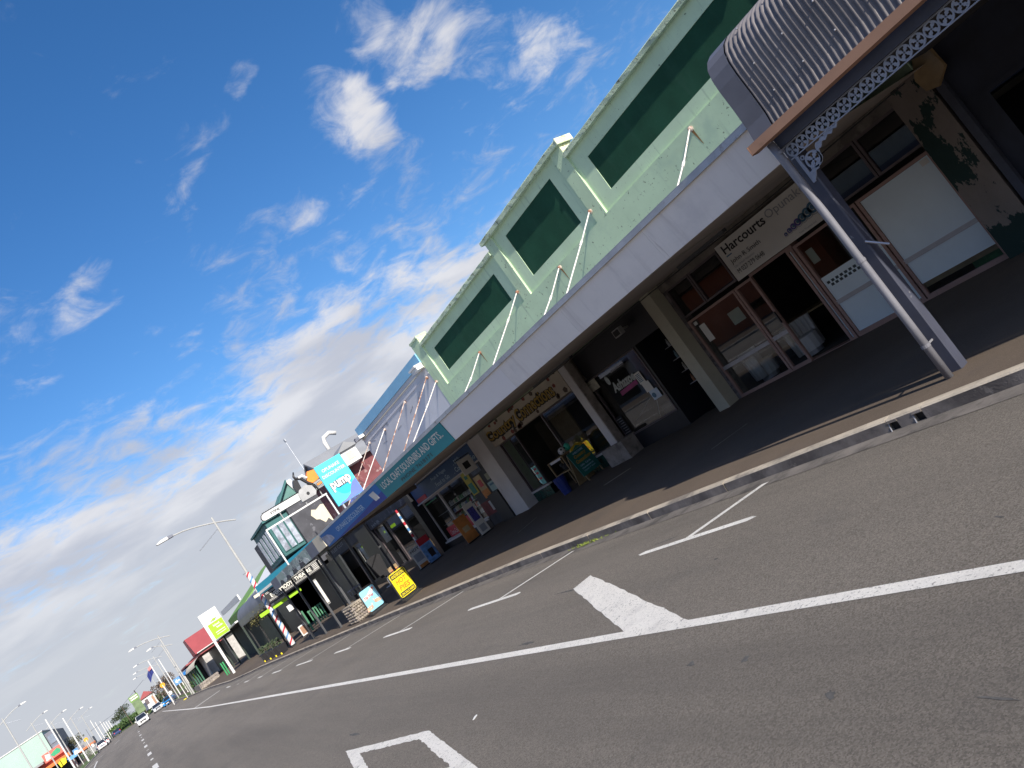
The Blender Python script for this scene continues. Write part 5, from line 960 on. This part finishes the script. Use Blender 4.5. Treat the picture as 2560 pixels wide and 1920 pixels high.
MB().prism([(9.15+.42*math.cos(a*.262), 5.85+.42*math.sin(a*.262)) for a in range(24)], 'y', 76.905, 76.915).build('roundel_edge', greyplas, gs); MB().prism([(9.14+.38*math.cos(a*.262), 5.86+.38*math.sin(a*.262)) for a in range(24)], 'y', 76.89, 76.904).build('roundel', white, gs); MB().prism([(8.9, 5.52), (9.3, 5.5), (9.45, 5.62), (9.2, 5.68)], 'y', 76.87, 76.888).build('leaf', lime, gs)
text('kiwi', (8.9, 76.89, 4.95), .6, .22, 'Y', white, gs, bold=.03); text('bank', (9.1, 76.89, 4.7), .6, .2, 'Y', white, gs, bold=.03); B('print_line', white, gs, 8.8, 9.7, 76.885, 76.898, 4.35, 4.42); B('print_line', white, gs, 8.8, 9.7, 76.885, 76.898, 4.15, 4.2)
rr_ = thing('red_roof_shop', 'shop with steep maroon roof and cream curved verandah on green posts', 'shop', (10, 118, .5))
B('wall', M('grey_weatherboard', (.42, .40, .38), .8, .15, 2), rr_, 10.6, 18, 120, 140, .2, 4.7); MB().prism([(10.2, 4.7), (19, 4.7), (19, 4.8), (10.2, 4.8)], 'y', 119, 141).build('eave', white, rr_)
MB().hexa([(10.0, 119, 4.7), (14.2, 119, 4.7), (14.2, 125, 4.7), (10.0, 125, 4.7)], [(9.9, 121.5, 7.4), (14.2, 121.5, 7.4), (14.2, 125, 7.4), (9.9, 125, 7.4)]).build('maroon_roof', redroof, rr_)
rows = []
for i in range(7):
    a = i/6*1.3; rows.append([(7.6+1.6*(1-math.cos(a)), y, 3.1+.9*math.sin(a)) for y in (100, 118)])
MB().strip(rows).build('curved_verandah', creamwall, rr_, True); B('verandah_roof', redroof, rr_, 8.8, 12, 100, 118, 3.95, 4.05); B('dark_front', MATS['dark_entry'], rr_, 11.5, 11.8, 98, 119, .2, 4.0)
for y in (100.2, 104, 108, 112, 117.6): B('post', M('green_post', (.03, .12, .07), .6), rr_, 7.7, 7.85, y, y+.15, zg(y), 3.2)
B('pink_door', M('pink_trim', (.5, .33, .28), .7), rr_, 11.3, 11.48, 106, 106.6, .4, 3.2)
gbn = thing('green_bollard', 'bright green twin bollard post at the foot of the pole sign', 'bollard', (8.5, 84, zg(84))); B('post', M('bright_green', (.02, .28, .09), .5), gbn, 8.4, 8.52, 84, 84.12, zg(84)+.1, 1.8); B('post', MATS['bright_green'], gbn, 8.62, 8.74, 84, 84.12, zg(84)+.1, 1.8)
cwz = zg(104)+.1
cw = thing('cobble_garden_wall', 'low cobble garden wall by the far footpath', 'wall', (7.4, 104, cwz)); B('wall_core', stone, cw, 7.0, 9.2, 98.5, 99.2, cwz-.2, cwz+.75); B('wall_core', stone, cw, 6.9, 7.5, 99.21, 108, cwz-.2, cwz+.7)
for k in range(16): MB().ball((7.05+.14*k, 98.48, cwz+.15+.4*(k % 2)), .12, 6, 4, (1, .5, .8)).build('cobble', cm[k % 4], cw)
ds = thing('blue_shop', 'low shop with blue awning sign and dark doorway past the red roof', 'shop', (10, 135, .6)); B('wall', whitepost, ds, 9.6, 16, 141.5, 160, .4, 4.4); B('blue_awning', bluesign, ds, 7.9, 9.59, 128, 150, 3.3, 3.75); B('dark_front', black, ds, 9.4, 9.58, 141.6, 159, .5, 3.3); B('red_edge', redroof, ds, 8.3, 12, 120.2, 141, 4.1, 4.3); B('wall', blackwall, ds, 9.3, 10.5, 127, 141.4, .4, 3.9)
for y in (128.2, 134, 140, 149): B('post', white, ds, 7.9, 8.05, y, y+.2, .5, 3.3)
hv = tag(B('yellow_notice', M('hi_vis', (.55, .62, .02), .5), None, 8.9, 9.25, 127.6, 127.7, 1.9, 2.7), 'bright yellow notice standing in a dark shop doorway', 'sign')
# ---------------------------------------------------- poles, beacons, flag
def wpole(x, y, h, lab, grp=None, r=.11, name='white_pole'):
    z = zg(y)+.1; t = thing(name, lab, 'pole', (x, y, z), grp); MB().tube([(x, y, z), (x, y, z+h)], [r, r*.75], 8).build('shaft', white, t); MB().ball((x, y, z+h), r*.9, 8, 5).build('finial', white, t); return t
fp_ = wpole(5.9, 150, 8.3, 'white flagpole flying a dark blue flag near the crossing', None, .12, 'flagpole')
fl_ = MB(); rows = []
for i in range(7): rows.append([(5.78-.22*i*.9, 150+.15*math.sin(i*1.3), 8.2-.10*i-.06*i*i*.3-j*.32) for j in range(5)])
fl_.strip(rows).build('flag', M('navy_flag', (.02, .03, .16), .7, .1), fp_)
MB().poly([(5.78, 149.9, 8.22), (5.2, 149.85, 8.0), (5.2, 149.85, 7.5), (5.78, 149.9, 7.7)]).build('flag_canton', M('red_white_canton', (.5, .2, .2), .7, .8, 9), fp_)
wpole(8.1, 165, 8, 'plain white pole beyond the flagpole'); 
wpole(-8.3, 150, 8.1, 'plain white pole on the opposite kerb carrying a street name blade', None, .13); wpole(-10.3, 150, 9.5, 'tall white pole beside the coral shop sign', None, .14)
for x, h in ((-9.3, 7.9), (-8.5, 6.7), (-7.5, 6.1), (-6.9, 5.5), (-6.3, 5.1), (-5.7, 4.9)): wpole(x, 258+random.uniform(-2, 2), h-.4, 'white pole in the row along the far left kerb', 'row of white poles on the far left kerb', .13)
for x, y, lab in ((4.9, 126, 'orange disc crossing beacon on the shop side of the street'), (-7.9, 165, 'orange disc crossing beacon on the opposite side of the street')):
    z = zg(y)+.1; t = thing('crossing_beacon', lab, 'beacon', (x, y, z)); MB().tube([(x, y, z), (x, y, z+3.3)], .06, 8).build('pole', white, t)
    MB().tube([(x, y-.03, z+3.3), (x, y+.03, z+3.3)], .34, 20).build('disc', M('amber_disc', (.85, .34, .02), .4), t); MB().tube([(x+.5, y+6, z), (x+.5, y+6, z+5)], .04, 6).build('arm', slate, t); MB().tube([(x+.35, y+1, z+1.75), (x+.35, y+1.05, z+1.75)], .28, 16).build('white_disc', white, t)
for x, y, lab in ((6.0, 112, 'blue and white arrow sign on a white post on the shop side'), (-9.2, 152, 'blue and white arrow sign on a post on the opposite side')):
    z = zg(y)+.1; t = thing('traffic_sign', lab, 'sign', (x, y, z)); MB().tube([(x, y, z), (x, y, z+3)], .05, 8).build('post', white, t); B('plate', bluep, t, x-.4, x+.4, y-.06, y-.05, z+2.1, z+3.0); MB().prism([(x-.3, z+2.55), (x, z+2.85), (x, z+2.65), (x+.3, z+2.65), (x+.3, z+2.45), (x, z+2.45), (x, z+2.25)], 'y', y-.075, y-.061).build('arrow', white, t)
nb2 = tag(B('street_name_blade', white, None, -9.4, -8.4, 149.8, 149.86, 2.9, 3.2), 'white street name blade on the opposite kerb', 'sign')
yd = thing('kerb_marker', 'small yellow kerb marker near the crossing', 'marker', (5.9, 118, zg(118))); MB().prism([(5.7, 116), (6.2, 116), (6.2, 118), (5.7, 118)], 'z', zg(117)+.01, zg(117)+.10).build('block', yellow, yd)
# ---------------------------------------------------- vehicles
def car(lab, paint, loc, rz, suv=False, L=4.5, Wd=1.82, Hh=1.48):
    t = thing('parked_car' if 'parked' in lab else 'car', lab, 'car')
    hb = .95 if suv else .88; Hh = 1.68 if suv else Hh; w2 = Wd/2
    P = [(-L/2, .35, .9), (-L/2+.05, .62, .93), (-L/2+.25, hb-.08, .97), (-L/2+1.1, hb, 1.0), (0, hb+.02, 1.0), (L/2-.7, hb+.03, 1.0), (L/2-.08, hb-.02, .95), (L/2, .6, .92), (L/2, .35, .9)]
    m = MB(); rows = []
    for x, z, k in P: rows.append([(x, -w2*k, z), (x, -w2*k*.6, z+.03), (x, w2*k*.6, z+.03), (x, w2*k, z)])
    m.strip(rows)
    for s_ in (-1, 1):
        top = [(x, s_*w2*k, z) for x, z, k in P]; bot = [(x, s_*w2*.93, .28) for x, z, k in P]
        m.strip([top, bot])
    m.poly([(-L/2, -w2*.9, .35), (-L/2, w2*.9, .35), (-L/2, w2*.9, .25), (-L/2, -w2*.9, .25)]); m.poly([(L/2, -w2*.9, .35), (L/2, w2*.9, .35), (L/2, w2*.9, .25), (L/2, -w2*.9, .25)])
    body = m.build('body', paint, t, False)
    x0, x1, x2, x3 = -L/2+1.15, -L/2+1.95, L/2-(.5 if suv else 1.0), L/2-(.15 if suv else .35)
    gl = M('car_glass', (.02, .025, .035), .08, .1, spec=.9)
    q0 = [(x0, -w2*.92, hb), (x3, -w2*.92, hb), (x3, w2*.92, hb), (x0, w2*.92, hb)]; q1 = [(x1, -w2*.76, Hh-.05), (x2, -w2*.76, Hh-.05), (x2, w2*.76, Hh-.05), (x1, w2*.76, Hh-.05)]
    MB().hexa(q0, q1).build('windows', gl, t); MB().hexa([(x1-.05, -w2*.78, Hh-.05), (x2+.05, -w2*.78, Hh-.05), (x2+.05, w2*.78, Hh-.05), (x1-.05, w2*.78, Hh-.05)], [(x1+.15, -w2*.68, Hh), (x2-.1, -w2*.68, Hh), (x2-.1, w2*.68, Hh), (x1+.15, w2*.68, Hh)]).build('roof', paint, t)
    for s_ in (-1, 1):
        for (a, b) in ((0, 0), (1, 1)): MB().tube([q0[0 if s_ < 0 else 3], q1[0 if s_ < 0 else 3]] if a == 0 else [q0[1 if s_ < 0 else 2], q1[1 if s_ < 0 else 2]], .04, 5).build('pillar', paint, t)
        for wx in (-L/2+.85, L/2-.85):
            wl = MB().tube([(wx, s_*(w2-.18), .33), (wx, s_*(w2+.01), .33)], .33, 16).build('wheel', blkplas, t); MB().tube([(wx, s_*(w2+.005), .33), (wx, s_*(w2+.02), .33)], .2, 12).build('rim', alu, wl)
        MB().prism([(s_*w2*.55, .62), (s_*w2*.92, .64), (s_*w2*.94, .80), (s_*w2*.6, .78)], 'x', -L/2-.02, -L/2+.12).build('headlight', M('lamp_lens', (.7, .72, .75), .15), t)
        B('tail_light', redp, t, L/2-.06, L/2+.02, s_*w2*.78-.12, s_*w2*.78+.12, .68, .95); B('mirror', paint, t, x0+.25, x0+.4, s_*(w2+.08)-.09, s_*(w2+.08)+.09, hb+.02, hb+.18)
    B('grille', blkplas, t, -L/2-.03, -L/2+.02, -w2*.5, w2*.5, .42, .70); B('number_plate', white, t, -L/2-.05, -L/2-.031, -.26, .26, .38, .5)
    t.location = loc; t.rotation_euler[2] = rz; return t
pw = M('white_car_paint', (.70, .70, .70), .25, .03, spec=.7); psil = M('silver_car_paint', (.42, .44, .47), .25, .03, spec=.8); pblu = M('bright_blue_car_paint', (.02, .22, .55), .25, .03, spec=.7); pnavy = M('navy_car_paint', (.03, .05, .14), .25, .05, spec=.7)
car('white four wheel drive driving along the road by the hedge bank', pw, (.75, 147, zg(147)), R(90), True, 4.7, 1.85)
car('silver car driving behind the white four wheel drive', psil, (4.0, 172, zg(172)), R(90))
car('bright blue parked car beyond the flagpole', pblu, (6.0, 162, zg(162)), R(75))
car('white wagon parked at the far left kerb', pw, (-7.2, 190, zg(190)), R(-90), True, 4.9); car('pale parked car in front of the white wagon', psil, (-6.9, 200, zg(200)), R(-90))
car('dark navy car leaving along the far bend', pnavy, (-5.2, 236, zg(230)+.1), R(-80))
mc = thing('motorcycle', 'dark motorcycle parked at the far left kerb', 'motorcycle', (-7.6, 172, zg(172)+.1)); zq = zg(172)+.1
for yy in (171.4, 172.8): MB().tube([(-7.66, yy, zq+.32), (-7.54, yy, zq+.32)], .32, 14).build('wheel', blkplas, mc)
MB().prism([(171.3, zq+.75), (171.6, zq+.95), (172.2, zq+.95), (172.9, zq+.85), (172.7, zq+.45), (171.6, zq+.4)], 'x', -7.72, -7.48).build('body', slate, mc); MB().tube([(-7.95, 171.5, zq+1.1), (-7.25, 171.5, zq+1.1)], .03, 6).build('handlebar', alu, mc)
# ---------------------------------------------------- vegetation far away
def tree(lab, c, rx, rz_, h, mat, n, leaf=.4, cat='tree', trunk=True, name='broadleaf_tree', lobes=9):
    t = thing(name, lab, cat, c)
    if trunk:
        m = MB().tube([c, (c[0]+.1, c[1], c[2]+h*.35), (c[0], c[1], c[2]+h*.7)], [.28, .2, .08], 7)
        for k in range(7):
            a = k*.9; m.tube([(c[0], c[1], c[2]+h*(.3+.05*k)), (c[0]+rx*.6*math.cos(a), c[1]+rx*.6*math.sin(a), c[2]+h*(.55+.05*k))], [.1, .03], 5)
        m.build('trunk', bark, t)
    L_ = [(c[0]+rx*.62*random.uniform(-1, 1), c[1]+rx*.62*random.uniform(-1, 1), c[2]+h-rz_+rz_*.6*random.uniform(-1, 1), random.uniform(.35, .6)) for _ in range(lobes)]
    m = MB()
    for i in range(n):
        l = random.choice(L_); v = Vector((random.gauss(0, 1), random.gauss(0, 1), random.gauss(0, 1))).normalized()*random.random()**.35*l[3]
        p = Vector((l[0]+v.x*rx, l[1]+v.y*rx, l[2]+v.z*rz_)); d1 = Vector((random.gauss(0, 1), random.gauss(0, 1), random.gauss(0, .6))).normalized()*leaf*random.uniform(.5, 1); d2 = Vector((random.gauss(0, 1), random.gauss(0, 1), random.gauss(0, 1))).normalized()*leaf*.5
        m.poly([p-d1*.5, p+d2*.5, p+d1*.5, p-d2*.5])
    m.build('crown', mat, t); return t
bank = struct(MB().strip([[(-9, 262, zg(230)-.05), (-2, 240, zg(230)), (6, 205, zg(205)), (14, 190, zg(190)+.2), (40, 180, zg(190)+.3)], [(-9, 275, 2.2), (-1, 250, 2.6), (7, 214, 2.5), (15, 200, 2.3), (42, 195, 2.2)], [(-12, 330, 3.2), (2, 320, 3.4), (20, 300, 3.4), (40, 290, 3.0), (80, 280, 3)]]).build('grass_bank', grassm))
hd = thing('hedge', 'long dark green hedge along the top of the grass bank', 'hedge', (2, 245, 2.6)); m = MB()
for i in range(4200):
    q = random.random(); p = Vector((-7+15*q, 262-52*q, 2.2)) + Vector((random.gauss(0, .7), random.gauss(0, .7), random.random()**.7*1.9*(.75+.25*math.sin(q*23)))); a = Vector((random.gauss(0, 1), random.gauss(0, 1), random.gauss(0, 1))).normalized()*.28; b = Vector((random.gauss(0, 1), random.gauss(0, 1), random.gauss(0, 1))).normalized()*.2
    m.poly([p-a, p+b, p+a, p-b])
m.build('foliage', leafg, hd)
tree('dark spreading pine at the end of the street', (-3.2, 270, 2.4), 3.6, 1.9, 5.6, leafd, 1500, .5); tree('grey green shrub tree beside the dark spreading pine', (-1.9, 258, 2.3), 2.0, 1.2, 3.2, M('grey_leaf', (.12, .17, .15), .8, .3), 700, .35)
tree('bare brown tree behind the crossing beacon', (7.2, 176, .9), 3.4, 2.6, 6.2, twig, 1500, .5); tree('second bare brown tree beside the white cottage', (8.6, 190, 1.0), 3.0, 2.2, 5.4, twig, 900, .5)
tree('dense olive tree behind the coral shop', (-14.0, 215, 1.1), 4.4, 3.2, 7.4, M('olive_leaf', (.10, .10, .045), .8, .4), 2200, .5); tree('bushy shrub at the foot of the far left beacon', (-9.2, 170, .8), 1.0, .9, 2.0, leafg, 500, .25, 'shrub', False, 'kerb_shrub'); tree('low green shrub near the blue arrow sign', (7.8, 128, .5), .9, .8, 1.8, leafg, 500, .22, 'shrub', False, 'kerb_shrub')
# house and hoarding on the bank
hs_ = thing('cottage', 'white cottage with dark windows on the bank beyond the bare trees', 'house', (4.5, 200, 2.2)); B('wall', white, hs_, 2.6, 5.6, 205, 212, 2.2, 5.0); MB().prism([(2.4, 5.0), (5.8, 5.0), (4.1, 6.4)], 'y', 204.6, 212.4).build('roof', redroof, hs_); w_ = B('window', alud, hs_, 3.3, 4.0, 204.9, 204.98, 3.3, 4.5); B('door', brown, hs_, 4.8, 5.3, 204.9, 204.98, 2.3, 4.4)
hb = thing('hoarding', 'green gabled hoarding with cream stripes at the street end', 'hoarding', (1.6, 200, 2)); B('panel', M('olive_panel', (.14, .20, .10), .7, .2, 1.2), hb, .9, 2.7, 200, 200.2, 2.6, 5.6); B('stripe', signwhite, hb, 1.0, 2.6, 199.9, 199.98, 5.9, 6.2); B('stripe', signwhite, hb, 1.0, 2.6, 199.9, 199.98, 6.4, 6.7); B('frame', greenclad, hb, .8, 2.8, 200, 200.3, 5.6, 6.9); B('leg', bark, hb, 1.0, 1.15, 200, 200.2, 1.2, 2.6); B('leg', bark, hb, 2.4, 2.55, 200, 200.2, 1.2, 2.6)
pw_ = thing('power_line', 'thin power line and poles crossing the end of the street', 'power line', (0, 235, 1.3)); MB().tube([(-9.5, 236, 6.2), (-2, 234, 6.6), (6, 232, 9.5)], .05, 5).build('wire', slate, pw_); MB().tube([(-1.2, 235, 1), (-1.2, 235, 7)], .12, 6).build('pole', bark, pw_); MB().tube([(3.0, 233, 1), (3.0, 233, 8.6)], .12, 6).build('pole', bark, pw_)
# ---------------------------------------------------- left side buildings
mb_ = thing('mint_building', 'large pale mint walled building with slate corner on the left of the street', 'building', (-24, 205, 1)); B('wall', mint, mb_, -60, -15.4, 200, 230, .5, 11.4); B('slate_corner', slate, mb_, -15.3, -13.6, 200.5, 229, .5, 10.6); B('parapet', white, mb_, -60, -15.2, 199.8, 230.2, 11.42, 11.6)
for k in range(3): B('window', M('bluish_pane', (.18, .22, .28), .3), mb_, -15.1, -13.8, 200.35, 200.49, 3.2+2.4*k, 5.0+2.4*k)
ks = thing('coral_shop', 'coral red shop front with green kiwi-like leaf motif and orange awning', 'shop', (-14, 190, 1)); B('fascia', redsign, ks, -16.2, -12.8, 185, 186, 5.0, 6.7); B('wall', redsign, ks, -20, -12.8, 186.1, 199, .9, 5.6); MB().prism([(-14.6, 5.3), (-13.4, 5.3), (-13.0, 5.8), (-13.5, 6.4), (-14.2, 6.2), (-14.9, 5.9)], 'y', 184.95, 184.99).build('green_motif', M('emerald', (.02, .30, .14), .5), ks); MB().prism([(-15.9, 5.2), (-15.1, 5.3), (-15.0, 6.2), (-15.7, 6.5)], 'y', 184.95, 184.99).build('pale_motif', signwhite, ks)
B('orange_awning', M('orange_canvas', (.65, .18, .04), .7), ks, -17, -12, 181, 186, 3.7, 4.3); B('dark_front', black, ks, -20, -12.9, 185.9, 186.05, .9, 3.7); B('roof', greyroof, ks, -40, -16.3, 183, 199, 5.2, 5.6); B('dark_roof', slate, ks, -30, -16.6, 175, 184.9, 3.5, 4.6)
tag(B('blue_street_sign', M('azure_sign', (.12, .32, .62), .5), None, -12.0, -10.4, 170, 170.1, 2.7, 3.3), 'azure blue sign hung under the orange awning', 'sign'); yb = tag(MB().prism([(-13.2, 2.6), (-12.2, 2.8), (-11.9, 3.6), (-12.6, 3.9), (-13.3, 3.5)], 'y', 169, 169.1).build('yellow_banner', yellow), 'yellow banner beside the azure blue sign', 'banner')
gs_ = thing('grey_shed', 'grey iron shed with orange trim behind the parked white wagon', 'shed', (-10, 222, 1)); B('wall', greyroof, gs_, -12.8, -8.9, 212, 222, 1, 4.6); B('trim', M('terracotta', (.5, .16, .06), .7), gs_, -12.7, -8.8, 211.6, 211.95, 3.0, 3.5); B('window', slate, gs_, -12, -11, 211.9, 211.99, 3.7, 4.2)
# orange shop across the road (out of frame, it is what the office windows mirror)
os_ = thing('orange_shop', 'orange fronted shop across the road mirrored in the office windows', 'shop', (-17, 36, .2)); B('wall', M('orange_render', (.62, .17, .07), .8, .08), os_, -24, -17, 26, 44, 0, 4.6); B('dark_roof', slate, os_, -24.5, -16.5, 25.5, 44.5, 4.6, 4.9); B('window', darkglass, os_, -17.0+.01, -16.94, 29, 33, .8, 1.3); B('verandah', slate, os_, -16.9, -12.5, 25.5, 31, 3.0, 3.2)
bs_ = thing('grey_shop', 'grey rendered shop across the road from the gift shop', 'shop', (-17, 60, .2)); B('wall', greywall, bs_, -24, -17, 46, 135, 0, 5.4); B('roof', slate, bs_, -24.5, -16.5, 45.5, 135.5, 5.4, 5.6); B('dark_front', blackwall, bs_, -16.98, -16.9, 47, 134, .3, 2.9); B('verandah', slate, bs_, -16.9, -12.5, 46, 134, 3.1, 3.4)
cs_ = thing('added_cream_shop', 'unseen cream rendered shop added across the road from the office', 'shop', (-17, 8, .2)); B('wall', creamwall, cs_, -24, -17, -12, 25, 0, 5.5); B('roof', slate, cs_, -24.5, -16.5, -12.5, 25.4, 5.5, 5.7); B('verandah', slate, cs_, -16.9, -12, -12, 25, 3.1, 3.4); B('dark_front', blackwall, cs_, -16.98, -16.9, -11, 24, .3, 2.8)  # out of view, added to hold low sky light off the shopfronts
hs2 = thing('added_brick_shop', 'unseen brick shop added across the road from the verandah', 'shop', (-17, -28, .2)); B('wall', brown, hs2, -24, -17, -45, -13, 0, 5.5); B('roof', slate, hs2, -24.5, -16.5, -45.5, -12.6, 5.5, 5.7); B('verandah', slate, hs2, -16.9, -12, -45, -13, 3.1, 3.4)  # also unseen, added to deepen the shade under the awnings
